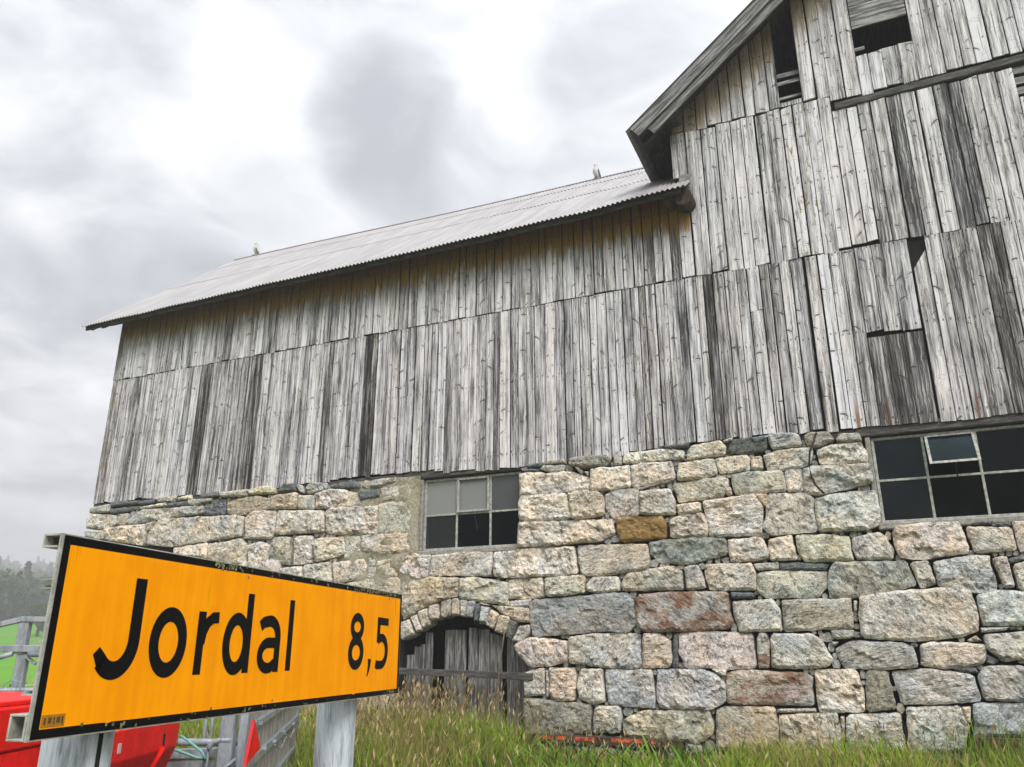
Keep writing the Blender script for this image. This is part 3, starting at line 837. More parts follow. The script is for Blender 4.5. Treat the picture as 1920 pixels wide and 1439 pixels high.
# ---- stone storey: core with real openings, stones in front
core = MB()
Y0, Y1 = 0.15, 0.62
cols = [(U0, -3.70), (-3.70, -3.40), (-3.40, -1.72), (-1.72, -1.57), (-1.57, 3.10), (3.10, 4.87), (4.87, U1)]
gaps = [[], [DOOR[2:]], [DOOR[2:], WIN1[2:]], [DOOR[2:]], [], [WIN2[2:]], []]
for (a, b), gs in zip(cols, gaps):
    z = -0.3
    for g0, g1 in gs:
        if g0 > z:
            core.box((a, Y0, z), (b, Y1, g0))
        z = g1
    core.box((a, Y0, z), (b, Y1, 4.34))
stone_wall = core.build('stone_wall', M['core'], barn)

PALETTE = dict(P=(0.515, 0.472, 0.41), G=(0.37, 0.365, 0.34), D=(0.115, 0.128, 0.132), W=(0.55, 0.53, 0.47), B=(0.43, 0.365, 0.28),
               Y=(0.47, 0.44, 0.32), A=(0.46, 0.40, 0.32), K=(0.50, 0.425, 0.37), M=(0.48, 0.44, 0.36), H=(0.42, 0.42, 0.395),
               O=(0.30, 0.21, 0.11), S=(0.26, 0.24, 0.185), F=(0.44, 0.415, 0.355), E=(0.225, 0.24, 0.22), X=(0.20, 0.21, 0.20),
               R=(0.37, 0.35, 0.32), Z=(0.56, 0.46, 0.36), I=(0.355, 0.365, 0.37), V=(0.185, 0.19, 0.155))


def inside(p, poly):
    c = False
    n = len(poly)
    for i in range(n):
        (x1, y1), (x2, y2) = poly[i], poly[(i + 1) % n]
        if (y1 > p[1]) != (y2 > p[1]) and p[0] < (x2 - x1) * (p[1] - y1) / (y2 - y1) + x1:
            c = not c
    return c


def facet(p, k, amp):
    """split-face relief: every Voronoi cell is a little tilted plane"""
    q = Vector((p.x * k, p.y * k * 1.35, p.z))
    c = noise.voronoi(q)[1][0]
    t = noise.cell_vector(c * 7.31)
    d = q - c
    return ((t.x - .5) * d.x + (t.y - .5) * d.y) * 2 * amp / k + (t.z - .5) * amp * 0.55 / k


def stone_mesh(poly, seed, spacing, proud=0.05, relief=1.0):
    rr = random.Random(seed)
    A = sum(poly[i][0] * poly[(i + 1) % len(poly)][1] - poly[(i + 1) % len(poly)][0] * poly[i][1] for i in range(len(poly))) / 2
    if A < 0:
        poly = poly[::-1]
        A = -A
    # pull the outline in a little so that the joints stay open
    n = len(poly)
    size = math.sqrt(A)
    shrink = -min(0.006, 0.02 * size)
    q = []
    for i in range(n):
        p0, p1, p2 = Vector(poly[i - 1]), Vector(poly[i]), Vector(poly[(i + 1) % n])
        e1, e2 = (p1 - p0).normalized(), (p2 - p1).normalized()
        nn = Vector((-e1.y, e1.x)) + Vector((-e2.y, e2.x))
        if nn.length > 1e-3:
            nn.normalize()
        q.append(p1 + nn * shrink)
    # cut corners and add a ragged edge
    ring = []
    for i in range(n):
        p0, p1, p2 = q[i - 1], q[i], q[(i + 1) % n]
        c1 = min(0.035, (p1 - p0).length * 0.16) * rr.uniform(0.3, 1.1)
        c2 = min(0.035, (p2 - p1).length * 0.16) * rr.uniform(0.3, 1.1)
        ring.append(p1 + (p0 - p1).normalized() * c1)
        ring.append(p1 + (p2 - p1).normalized() * c2)
    edge = []
    for i in range(len(ring)):
        a, b = ring[i], ring[(i + 1) % len(ring)]
        L = (b - a).length
        k = max(1, int(L / (spacing * 1.2)))
        for j in range(k):
            p = a.lerp(b, j / k)
            t = Vector((b.y - a.y, a.x - b.x)).normalized()
            edge.append(p - t * noise.noise(Vector((p.x * 13 + seed, p.y * 13, 1.7))) * min(0.014, size * 0.04))
    B = len(edge)
    pl = [(p.x, p.y) for p in edge]
    xs, ys = [p[0] for p in pl], [p[1] for p in pl]
    ex = np.array(pl)
    ed = np.roll(ex, -1, 0) - ex
    el2 = (ed ** 2).sum(1) + 1e-9

    def bd(x, y):
        d = np.array([x, y]) - ex
        t = np.clip((d * ed).sum(1) / el2, 0, 1)[:, None]
        return float(np.sqrt(((d - t * ed) ** 2).sum(1).min()))

    pts = list(edge)
    dist = [0.0] * B
    y = min(ys) + spacing / 2
    r = 0
    while y < max(ys):
        x = min(xs) + spacing * (0.5 if r % 2 else 0.1)
        while x < max(xs):
            px, py = x + rr.uniform(-.3, .3) * spacing, y + rr.uniform(-.3, .3) * spacing
            if inside((px, py), pl):
                d = bd(px, py)
                if d > spacing * 0.35:
                    pts.append(Vector((px, py)))
                    dist.append(d)
            x += spacing
        y += spacing * 0.87
        r += 1
    res = delaunay_2d_cdt(pts, [], [list(range(B))], 1, 1e-5)
    if len(res[0]) != len(pts):
        # a fallback without inner points keeps the outline
        pts, dist = list(edge), [0.0] * B
        res = delaunay_2d_cdt(pts, [], [list(range(B))], 1, 1e-5)
    pts2, tris = res[0], res[2]
    tilt_x, tilt_z = rr.uniform(-.05, .05), rr.uniform(-.06, .06)
    cxm, cym = sum(xs) / B, sum(ys) / B
    vs = []
    m = min(1.0, size / 0.35)
    so = Vector((seed * 1.37, seed * 0.71, 0))
    for i, p in enumerate(pts2):
        d = dist[i] if i < len(dist) else 0.0
        P3 = Vector((p.x, p.y, 0)) + so
        f = sstep(0.0, 0.026 * m + 0.006, d)
        h = f * proud * 0.6 + proud * 0.4
        h += relief * m * (0.25 + 0.75 * f) * (facet(P3, 3.4, 0.12) + facet(P3 + Vector((5, 3, 1)), 9.0, 0.095) * 0.8)
        h += relief * m * 0.022 * noise.fractal(P3 * 3.2, 1.0, 2.1, 3) * (0.4 + 0.6 * f)
        h += relief * m * 0.013 * noise.fractal(P3 * 19.0, 0.8, 2.0, 2) * (0.4 + 0.6 * f)
        h += (p.x - cxm) * tilt_x + (p.y - cym) * tilt_z
        vs.append((p.x, 0.012 - h, p.y))
    fs = [tuple(t) for t in tris]
    # make the front faces look outwards (-y)
    out = []
    for t in fs:
        a, b, c = (Vector(vs[k]) for k in t[:3])
        out.append(t if (b - a).cross(c - a).y < 0 else t[::-1])
    nb = len(vs)
    for i in range(B):
        vs.append((vs[i][0], 0.21, vs[i][2]))
    for i in range(B):
        j = (i + 1) % B
        out.append((i, nb + i, nb + j, j))
    me = bpy.data.meshes.new('stone')
    me.from_pydata(vs, [], out)
    me.update()
    return me


SPECIAL = dict(R=dict(rust=0.66), O=dict(ochre=0.75, rust=0.15), A=dict(ochre=0.5), Y=dict(ochre=0.10), S=dict(ochre=0.3), B=dict(ochre=0.12))
for k, line in enumerate(STONES.strip().split('\n')):
    c, *ps = line.split()
    poly = [tuple(map(float, p.split(','))) for p in ps]
    w_, h_ = (max(p[i] for p in poly) - min(p[i] for p in poly) for i in (0, 1))
    s = math.sqrt(w_ * h_)
    cu = sum(p[0] for p in poly) / len(poly)
    sp = min(0.036, max(0.022, s / 14))
    mort = c == 'M'
    me = stone_mesh(poly, 100 + k, sp, proud=0.02 if mort else rnd.uniform(0.03, 0.065), relief=0.6 if mort else rnd.uniform(0.55, 1.45))
    o = link('stone', me, M['stone'], stone_wall, False)
    b = [q * 0.84 + m0 * 0.16 for q, m0 in zip(PALETTE[c], (0.47, 0.435, 0.385))] if c not in 'DO' else PALETTE[c]
    j = rnd.uniform(0.88, 1.10) * 1.30
    o.color = (b[0] * j * rnd.uniform(0.98, 1.03), b[1] * j, b[2] * j * rnd.uniform(.95, 1.04), 1)
    for q, v in SPECIAL.get(c, {}).items():
        o[q] = v * rnd.uniform(0.85, 1.15)

# stones that the sign hides, beyond the frame and under the grass: one joined part
hid_v, hid_f = [], []


def add_hidden(poly, seed):
    me = stone_mesh(poly, seed, 0.11)
    o = len(hid_v)
    hid_v.extend([tuple(v.co) for v in me.vertices])
    hid_f.extend([tuple(i + o for i in p.vertices) for p in me.polygons])
    bpy.data.meshes.remove(me)


def fill(u0, u1, z0, z1, seed, keep):
    r2 = random.Random(seed)
    z = z0
    while z < z1 - 0.05:
        h = min(r2.uniform(0.30, 0.52), z1 - z)
        u = u0
        while u < u1 - 0.05:
            wd = min(r2.uniform(0.4, 0.95), u1 - u)
            if wd < 0.2 or u1 - (u + wd) < 0.2:
                wd = u1 - u
            if keep(u + wd / 2, z + h / 2):
                j = lambda: r2.uniform(-.02, .02)
                add_hidden([(u + .01 + j(), z + .01 + j()), (u + wd - .01 + j(), z + .01 + j()), (u + wd - .01 + j(), z + h - .01 + j()), (u + .01 + j(), z + h - .01 + j())],
                           int(seed * 1000 + u * 37 + z * 91) % 9973)
            u += wd
        z += h


top_hidden = lambda u: float(np.interp(u, [-10.8, -9.0, -7.0, -5.5, -4.4, -3.6], [3.55, 3.40, 3.15, 2.85, 2.55, 2.30]))
fill(-10.75, -3.74, 0.02, 3.6, 3, lambda u, z: z + 0.2 < top_hidden(u))
fill(-1.50, 5.1, -0.12, 0.40, 5, lambda u, z: True)
fill(5.05, 9.5, 0.02, 4.3, 9, lambda u, z: True)
me = bpy.data.meshes.new('stone_courses')
me.from_pydata(hid_v, [], hid_f)
o = link('stone_courses', me, M['stone'], stone_wall, True)
o.color = (0.60, 0.54, 0.48, 1)
o['kind'] = 'stuff'

# small chinking stones wedged into the wider joints
polys = [[tuple(map(float, p.split(','))) for p in l.split()[1:]] for l in STONES.strip().split('\n')]
gu, gv_ = np.meshgrid(np.arange(-10.6, 5.0, 0.035), np.arange(0.50, 4.22, 0.03))
Q = np.stack([gu.ravel(), gv_.ravel()], 1)
ok = np.ones(len(Q), bool)
ok &= ~((Q[:, 1] < np.interp(Q[:, 0], [-10.8, -9.0, -7.0, -5.5, -4.4, -3.6], [3.75, 3.6, 3.35, 3.05, 2.75, 2.50])) & (Q[:, 0] < -3.6))
ok &= ~((Q[:, 0] > -4.9) & (Q[:, 0] < -3.3) & (Q[:, 1] > 2.2))
for a0, a1, b0, b1 in ((WIN1[0] - .1, WIN1[1] + .06, WIN1[2] - .1, 4.4), (WIN2[0] - .1, WIN2[1] + .2, WIN2[2] - .1, 4.4), (DOOR[0], DOOR[1] + .02, -1, 2.32)):
    ok &= ~((Q[:, 0] > a0) & (Q[:, 0] < a1) & (Q[:, 1] > b0) & (Q[:, 1] < b1))
Q = Q[ok]
dmin = np.full(len(Q), 9.0)
for pl0 in polys:
    E0 = np.array(pl0)
    lo_, hi_ = E0.min(0) - .12, E0.max(0) + .12
    near_ = np.where(((Q > lo_) & (Q < hi_)).all(1))[0]
    if not len(near_):
        continue
    P0_ = Q[near_]
    E1 = np.roll(E0, -1, 0)
    ed_ = E1 - E0
    t_ = np.clip(((P0_[:, None] - E0) * ed_).sum(2) / ((ed_ ** 2).sum(1) + 1e-9), 0, 1)
    dd = np.sqrt((((P0_[:, None] - E0) - t_[..., None] * ed_) ** 2).sum(2)).min(1)
    c_ = ((E0[:, 1] > P0_[:, 1:2]) != (E1[:, 1] > P0_[:, 1:2])) & (P0_[:, :1] < ed_[:, 0] * (P0_[:, 1:2] - E0[:, 1]) / (ed_[:, 1] + 1e-9) + E0[:, 0])
    ins_ = c_.sum(1) % 2 == 1
    dd[ins_] = -1
    dmin[near_] = np.minimum(dmin[near_], dd)
order = np.argsort(-dmin)
chosen = []
for i in order:
    if dmin[i] > 0.14:
        continue
    if dmin[i] < 0.020 or len(chosen) > 190:
        break
    if all(math.hypot(Q[i][0] - c[0], Q[i][1] - c[1]) > (dmin[i] + c[2]) * 0.95 for c in chosen):
        chosen.append((Q[i][0], Q[i][1], float(dmin[i])))
hid_v, hid_f = [], []
for k, (u, z, r_) in enumerate(chosen):
    r_ = min(0.075, r_ * 1.12)
    el = rnd.uniform(0.75, 1.25)
    pl0 = []
    for q in range(6):
        a = q * math.pi / 3 + rnd.uniform(-.3, .3)
        pl0.append((u + r_ * el * math.cos(a) * rnd.uniform(.85, 1.1), z + r_ / el * math.sin(a) * rnd.uniform(.85, 1.1)))
    me = stone_mesh(pl0, 700 + k, 0.03, proud=0.0, relief=0.6)
    o = len(hid_v)
    hid_v.extend([(v.co.x, v.co.y + 0.012, v.co.z) for v in me.vertices])
    hid_f.extend([tuple(i + o for i in p.vertices) for p in me.polygons])
    bpy.data.meshes.remove(me)
me = bpy.data.meshes.new('chink_stones')
me.from_pydata(hid_v, [], hid_f)
o = link('chink_stones', me, M['stone'], stone_wall, False)
o.color = (0.36, 0.345, 0.31, 1)
o['kind'] = 'stuff'

# mortar smeared between the stones beside the small window
g = MB()
nx, nz = 34, 46
for i in range(nx + 1):
    for k in range(nz + 1):
        u = -4.95 + 1.53 * i / nx
        z = 2.25 + 1.98 * k / nz
        edge = min((u + 4.95) / 0.5, (z - 2.25) / 0.35, 1.0)
        e = noise.fractal(Vector((u * 3, z * 3, 4)), 1, 2, 4) * 0.03 + noise.fractal(Vector((u * 11, z * 11, 4)), 1, 2, 3) * 0.014
        g.v.append((u, 0.012 - e - 0.012 + 0.09 * max(0, 0.8 - edge + 0.8 * noise.noise(Vector((u * 2.2, z * 2.2, 9)))), z))
for i in range(nx):
    for k in range(nz):
        a = i * (nz + 1) + k
        g.f.append((a, a + nz + 1, a + nz + 2, a + 1))
g.build('mortar', M['mortar'], stone_wall, True)

# ---- window and door reveals, interior
ins = MB()
ins.box((U0 + .1, 6.75, 0.0), (U1, 6.85, 4.2))           # back wall of the byre
ins.box((U0 + .1, 0.65, 4.36), (U1, 6.85, 4.46))         # hay floor
ins.box((U0 + .1, 0.65, -0.1), (U1, 6.85, 0.02))
ins.box((U0, 0.65, 0.0), (U0 + .12, 6.85, 4.4))
ins.box((U1 - .12, 0.65, 0.0), (U1, 6.85, 4.4))
ins.build('byre_interior', M['inside'], barn)


def frame_rect(mb, u0, u1, z0, z1, t, y0, y1):
    mb.box((u0, y0, z0), (u0 + t, y1, z1))
    mb.box((u1 - t, y0, z0), (u1, y1, z1))
    mb.box((u0 + t, y0, z0), (u1 - t, y1, z0 + t))
    mb.box((u0 + t, y0, z1 - t), (u1 - t, y1, z1))


def window(u0, u1, z0, z1, cols, zmid, yw, label, casement):
    fr = MB()
    frame_rect(fr, u0, u1, z0, z1, 0.035, yw, yw + 0.06)
    win = fr.build('window', M['winframe'], barn, bevel=0.004)
    win['label'] = label
    for i, c in enumerate(cols[1:-1]):
        mb = MB()
        mb.box((c - 0.015, yw + 0.004, z0 + 0.033), (c + 0.015, yw + 0.045, z1 - 0.033))
        mb.build('mullion', M['winframe'], win, bevel=0.003)
    mb = MB()
    mb.box((u0 + 0.033, yw + 0.007, zmid - 0.014), (u1 - 0.033, yw + 0.042, zmid + 0.014))
    mb.build('transom', M['winframe'], win, bevel=0.003)
    for i in range(len(cols) - 1):
        for (a, b) in ((z0, zmid), (zmid, z1)):
            if casement == i and a == zmid:
                continue
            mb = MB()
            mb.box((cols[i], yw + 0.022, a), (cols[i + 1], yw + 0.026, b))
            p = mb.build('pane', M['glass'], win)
            up_ = b == z1
            p['dust_reflection'] = ((0.55, 0.50, 0.16)[i] if up_ else (0.05, 0.004, 0.004)[i]) if u0 < 0 else (0.010 if i == 0 else 0.003)  # upper panes of the small window: sky reflection painted in as diffuse grey
            p['refl'] = (0.8 if up_ else 0.10) if u0 < 0 else ((0.45, 0.12, 0.30) if up_ else (0.40, 0.06, 0.06))[i]
    return win


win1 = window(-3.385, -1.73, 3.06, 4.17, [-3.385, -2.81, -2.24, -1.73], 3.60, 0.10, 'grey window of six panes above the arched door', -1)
mb = MB()   # inner casement frame of the middle upper pane
frame_rect(mb, -2.795, -2.255, 3.615, 4.145, 0.028, 0.075, 0.108)
mb.build('casement', M['winframe'], win1, bevel=0.003)
win2 = window(3.11, 4.86, 3.09, 4.17, [3.11, 3.695, 4.275, 4.86], 3.62, 0.10, 'wide grey window with its middle upper pane tilted open', 1)
# top-hung casement standing open
mb = MB()
ang = R(30)
ca, sa = math.cos(ang), math.sin(ang)
hinge = (0.095, 4.14)
frame_rect(mb, 3.72, 4.265, -0.47, 0.0, 0.032, 0.0, 0.03)
mb.v = [(x, hinge[0] - sa * (-z) + y * ca, hinge[1] + z * ca + y * sa) for x, y, z in mb.v]
mb.build('casement', M['winframe'], win2, bevel=0.003)
mb = MB().box((3.75, 0.013, -0.44), (4.235, 0.017, -0.03))
mb.v = [(x, hinge[0] - sa * (-z) + y * ca, hinge[1] + z * ca + y * sa) for x, y, z in mb.v]
p = mb.build('pane', M['glass'], win2)
p['dust_reflection'] = 0.012
p['refl'] = 0.35
MB().tube([(4.0, -0.10, 3.735), (4.01, 0.10, 3.60)], 0.008, 6).build('stay', M['cable'], win2)
# curtain remnants and a strip of tape behind the small window
MB().tube([(-2.53, 0.16, 3.56), (-2.52, 0.17, 3.50), (-2.495, 0.165, 3.42), (-2.49, 0.17, 3.36)], 0.008, 5).build('twine', M['white'], win1)
for u0, u1, z0, z1 in ((-3.43, -1.70, 2.985, 3.056), (3.06, 4.9, 3.005, 3.086)):
    mb = MB().box((u0, -0.005, z0), (u1, 0.34, z1))
    mb.build('window_sill', M['sill'], barn, bevel=0.012)
for u0, u1 in ((-3.75, -1.45), (2.95, 5.2)):
    mb = MB().box((u0, 0.03, 4.185), (u1, 0.26, 4.335))
    mb.build('lintel', M['oldbeam'], barn, bevel=0.012)
# rendered jamb strip left of the small window
MB().box((-3.47, 0.045, 3.06), (-3.39, 0.3, 4.18)).build('window_jamb', M['sill'], barn, bevel=0.01)
MB().box((3.045, 0.045, 3.09), (3.105, 0.3, 4.18)).build('window_jamb', M['sill'], barn, bevel=0.01)

# ---- arched plank door
door = MB().box((-3.62, 0.235, 0.05), (-1.60, 0.265, 0.22)).build('door', M['doorwood'], barn)
door['label'] = 'broken dark plank door under a low stone arch'


def arch_z(u):
    x = (u + 2.655) / 1.09
    return 1.42 + 0.66 * math.sqrt(max(0.0, 1 - x * x))


dx = [(-3.66, -3.54), (-3.535, -3.42), (-3.415, -3.35), (-3.34, -3.215), (-3.005, -2.85), (-2.84, -2.655), (-2.615, -2.465), (-2.455, -2.275), (-2.265, -2.075),
      (-2.005, -1.865), (-1.86, -1.74), (-1.735, -1.61)]
dtop = [1.55, 1.66, 1.70, 1.86, 1.90, 1.895, 1.925, 1.90, 1.84, 1.80, 1.66, 1.53]
for (a, b), zt in zip(dx, dtop):
    mb = MB()
    y = 0.18 + rnd.uniform(0, 0.02)
    za, zb = zt + rnd.uniform(-.01, .015), zt - (0.04 if a < -2.0 else 0.11) * (1 if a > -2.3 else 0)
    mb.hexa([(a, y, 0.1), (b, y, 0.1), (b, y + .03, 0.1), (a, y + .03, 0.1)], [(a + .003, y, za), (b - .003, y, zb), (b - .003, y + .03, zb), (a + .003, y + .03, za)])
    mb.build('door_plank', M['doorwood'], door, bevel=0.005)
mb = MB()
mb.hexa([(-3.85, -0.085, 1.285), (-1.50, -0.085, 1.225), (-1.50, -0.005, 1.225), (-3.85, -0.005, 1.285)],
        [(-3.85, -0.08, 1.375), (-1.50, -0.08, 1.315), (-1.50, -0.005, 1.315), (-3.85, -0.005, 1.375)])
mb.build('cross_bar', M['oldbeam'], door, bevel=0.006)

# ---- plank siding
ROOF_A = R(40.3)
SL = math.tan(ROOF_A)


def rake(u):                    # top line of the main roof, in the facade plane
    return 9.21 + (u - 0.34) * 0.839 if u < 5.2 else 9.21 + (10.06 - u) * 0.839


back = MB()
back.box((U0 + .03, 0.055, 4.34), (2.5, 0.085, 8.28))
back.box((2.5, 0.055, 4.34), (5.48, 0.085, 9.28))
back.box((5.48, 0.055, 4.34), (U1, 0.085, 8.52))
plank_wall = back.build('plank_wall', M['inside'], barn)
for a, b in ((0.9, 2.53), (2.88, 3.64), (4.43, 5.2)):
    za, zb = rake(a) - .2, rake(b) - .2
    mb = MB().hexa([(a, 0.055, 9.285), (b, 0.055, 9.285), (b, 0.085, 9.285), (a, 0.085, 9.285)], [(a, 0.055, za), (b, 0.055, zb), (b, 0.085, zb), (a, 0.085, za)])
    mb.build('back_boarding', M['inside'], plank_wall)


def plank(u0, u1, z0, z1a, z1b, tone=0.0, lichen=0.0, shelter=0.0, raw=0.0, y=None, ragged=1.0, th=0.024):
    """one vertical board; z1a / z1b: top at its left and right edge"""
    r = rnd
    y = r.uniform(0.0, 0.016) if y is None else y
    wd = u1 - u0
    ns = 9
    cup = r.uniform(-0.006, 0.007)
    bow = r.uniform(-0.010, 0.010)
    lean = r.uniform(-0.006, 0.006)
    zb0 = z0 + r.uniform(-0.022, 0.022) * ragged
    zb1 = zb0 + r.uniform(-0.018, 0.018) * ragged
    prof = [(0.0, th), (0.0, 0.004), (0.03, 0.0), (0.35, 0.0), (0.65, 0.0), (0.97, 0.0), (1.0, 0.004), (1.0, th)]
    vs, uvs = [], []
    for i in range(ns + 1):
        f = i / ns
        for s, d in prof:
            za = zb0 + (zb1 - zb0) * s
            zt = z1a + (z1b - z1a) * s
            z = za + (zt - za) * f
            e = 0.0022 * noise.noise(Vector((u0 * 7 + s * 3, z * 3.1, 5.5))) if s in (0.0, 1.0) else 0
            yy = y + d - cup * (4 * s * (1 - s)) + bow * math.sin(f * math.pi) * 0.5 + 0.004 * noise.noise(Vector((u0 * 3, z * 1.3, 2)))
            if i == 0 and 0.02 < s < 0.98:
                z += 0.012 * noise.noise(Vector((u0 * 31 + s * 9, 3, 7))) * ragged
            vs.append((u0 + wd * s + e + lean * (f - .5), yy, z))
            uvs.append((s, zt - z))
    n = len(prof)
    fs = []
    for i in range(ns):
        for k in range(n - 1):
            a = i * n + k
            fs.append((a, a + 1, a + n + 1, a + n))
    fs.append(tuple(range(n - 1, -1, -1)))
    fs.append(tuple(ns * n + k for k in range(n)))
    me = bpy.data.meshes.new('plank')
    me.from_pydata(vs, [], fs)
    ul = me.uv_layers.new(name='UVMap')
    li = np.empty(len(me.loops), dtype=np.int32)
    me.loops.foreach_get('vertex_index', li)
    ul.data.foreach_set('uv', np.array(uvs, dtype=np.float32)[li].ravel())
    me.update()
    return link('plank', me, M['wood'], plank_wall, False, dict(tone=tone, lichen=lichen, shelter=shelter, raw=raw))


def breaks(u0, u1, forced, lo, hi, seed):
    r = random.Random(seed)
    xs = [u0]
    stops = sorted([f for f in forced if u0 < f < u1] + [u1])
    for s in stops:
        L = s - xs[-1]
        k = max(1, round(L / ((lo + hi) / 2)))
        ws = [r.uniform(lo, hi) for _ in range(k)]
        t = sum(ws)
        a = xs[-1]
        acc = 0
        for w_ in ws:
            acc += w_
            xs.append(a + L * acc / t)
    return xs


def gap():
    return rnd.choice([0.003, 0.005, 0.006, 0.008, 0.010, 0.013])


def tone():
    t = rnd.gauss(0.012, 0.034)
    if rnd.random() < 0.05:
        t -= rnd.uniform(0.05, 0.11)
    return t


SPLIT = 6.81
# upper boards of the low wing, brown under the eave
xs = breaks(U0, 1.10, [], 0.11, 0.20, 21)
for a, b in zip(xs, xs[1:]):
    plank(a + gap(), b - gap(), SPLIT + rnd.uniform(-.004, .012), 8.30, 8.30, tone=tone() + 0.01, shelter=1.0, lichen=0.25 if rnd.random() < .12 else 0.0, y=rnd.uniform(0, .008), ragged=0.5)
# lower boards along the whole front
xs = breaks(U0, U1, [-0.02, 1.10, 2.60, 3.25, 3.46, 3.68, 3.90, 4.10], 0.105, 0.19, 22)
DARK = {-8.2: -0.14, -7.0: -0.13, -4.55: -0.17, -4.4: -0.12, 1.27: -0.13, 4.85: -0.12, -10.05: -0.05}
for a, b in zip(xs, xs[1:]):
    m_ = (a + b) / 2
    tn, lc = tone(), 0.0
    for k, v in DARK.items():
        if abs(m_ - k) < 0.085:
            tn = v
    if rnd.random() < 0.22:
        lc = rnd.uniform(0.2, 0.5)
    if -10.65 < m_ < -10.40 or -9.2 < m_ < -8.95:
        lc = 0.9
    if 0.1 < m_ < 0.3:
        lc = 0.6
    foot = Z_SILL + 0.035 * math.sin(m_ * 1.1) + (0.02 if m_ > 1.1 else 0) - (0.03 if -3 < m_ < 0 else 0) - 0.02
    top = SPLIT - 0.012
    raw = 0.7 if (abs(m_ - 2.95) < 0.07 or abs(m_ - 4.40) < 0.07) else 0.0
    g0, g1 = gap(), gap()
    if abs(b - 2.60) < 1e-4:
        g1 = 0.022
    if 3.25 - 1e-3 < a and b < 3.90 + 1e-3:      # patched section of dark boards
        plank(a + .004, b - .003, foot + .01, 5.49, 5.485, tone=-0.13 + rnd.uniform(-.02, .02), y=0.004, ragged=0.4, raw=0.25 if a < 3.4 else 0)
        plank(a + .004, b - .004, 5.53 + rnd.uniform(-.01, .03), top, top, tone=-0.01, y=0.0)
        continue
    if 3.9 - 1e-3 < a and b < 4.10 + 1e-3:       # board rotted away at the top
        plank(a + .03, b - .004, foot, 6.36, 6.60, tone=0.02)
        continue
    if abs(m_ - 1.9) < 0.09:
        plank(a + g0, b - g1, foot, 6.12, 6.12, tone=tn, lichen=lc)
        plank(a + g0, b - g1, 6.135, top, top, tone=tn + .03)
        continue
    plank(a + g0, b - g1, foot, top, top, tone=tn, lichen=lc, raw=raw)
# middle boards of the gable
xs = breaks(1.115, U1, [5.50], 0.15, 0.23, 23)
for a, b in zip(xs, xs[1:]):
    m_ = (a + b) / 2
    top = 9.285 if m_ < 3.3 else 9.04
    if m_ > 5.5:
        top = 8.55
    lc = 0.95 if 2.60 < m_ < 2.80 else (0.7 if 1.95 < m_ < 2.12 else (0.35 if rnd.random() < 0.12 else 0))
    tn = -0.11 if (4.60 < m_ < 4.80 or 3.95 < m_ < 4.12) else tone() + 0.03
    plank(a + gap(), b - gap(), SPLIT + (0.06 if 3.0 < m_ < 3.5 else 0.0) + rnd.uniform(-.01, .015), top + rnd.uniform(-.03, .01), top + rnd.uniform(-.03, .01), tone=tn, lichen=lc)
# short boards that overlap the low roof
for a, b in ((0.885, 1.105),):
    plank(a, b, 8.52, 9.285, 9.285, tone=-0.02, y=-0.012)
# gable boards under the rake, with the openings left free
SLIT = (2.55, 2.86, 9.34, 10.95)
HATCH = (3.66, 4.41, 9.885, 10.33)
xs = breaks(0.90, U1, [2.55, 2.86, 3.66, 4.41], 0.15, 0.22, 24)
for a, b in zip(xs, xs[1:]):
    m_ = (a + b) / 2
    za, zb = rake(a) - 0.155, rake(b) - 0.155
    foot = 9.305 if m_ < 3.3 else 9.19 + 0.03 * (m_ - 3.3)
    tn = tone() + 0.04
    kw = dict(tone=tn, shelter=0.55)
    if SLIT[0] - 1e-3 < a and b < SLIT[1] + 1e-3:
        plank(a + .002, b - .002, 9.305, 9.375, 9.375, tone=-0.02, ragged=0.3)
        continue
    if HATCH[0] - 1e-3 < a and b < HATCH[1] + 1e-3:
        plank(a + .003, b - .003, foot + rnd.uniform(-.02, .02), 9.86 + rnd.uniform(-.02, .02), 9.86, tone=tn - 0.03)
        continue
    plank(a + gap(), b - gap(), foot, za, zb, **kw)


def hboard(u0, u1, z0, z1, y, name, tone_=0.0):
    """horizontal board"""
    vs = [(u0, y, z0), (u1, y, z0 + .006), (u1, y, z1), (u0, y, z1 - .004), (u0, y + .024, z0), (u1, y + .024, z0 + .006), (u1, y + .024, z1), (u0, y + .024, z1 - .004)]
    mb = MB().add(vs, [(0, 1, 2, 3), (7, 6, 5, 4), (0, 4, 5, 1), (1, 5, 6, 2), (2, 6, 7, 3), (3, 7, 4, 0)])
    return mb.build(name, M['barge'], plank_wall)


z = 10.34
while z < rake(4.0) - 0.3:
    hboard(3.67, 4.40, z, z + 0.135, 0.012 + rnd.uniform(0, .006), 'hatch_board')
    z += 0.14
for z0, z1, y in ((9.50, 9.545, 0.10), (9.73, 9.79, 0.06), (9.90, 9.98, 0.12)):
    hboard(2.50, 2.90, z0, z1, y, 'slat')
hboard(3.62, 3.80, 10.0, 10.06, 0.09, 'slat')
for z0 in (8.62, 8.78, 8.94):
    hboard(5.45, 6.6, z0, z0 + 0.11, 0.05, 'slat')
MB().box((5.46, 0.2, 8.5), (7.5, 0.24, 9.15)).build('back_boarding', M['inside'], plank_wall)
# exposed girt and drip gap
MB().hexa([(3.28, -0.012, 9.035), (U1, -0.012, 9.16), (U1, 0.10, 9.16), (3.28, 0.10, 9.035)],
          [(3.28, -0.004, 9.15), (U1, -0.004, 9.275), (U1, 0.10, 9.275), (3.28, 0.10, 9.15)]).build('girt', M['oldbeam'], plank_wall, bevel=0.01)
# low board strip under the planks
MB().box((U0 + .02, 0.03, 4.20), (-3.76, 0.12, 4.29)).build('sill_beam', M['oldbeam'], plank_wall)
MB().box((-1.44, 0.045, 4.20), (2.94, 0.12, 4.29)).build('sill_beam', M['oldbeam'], plank_wall)

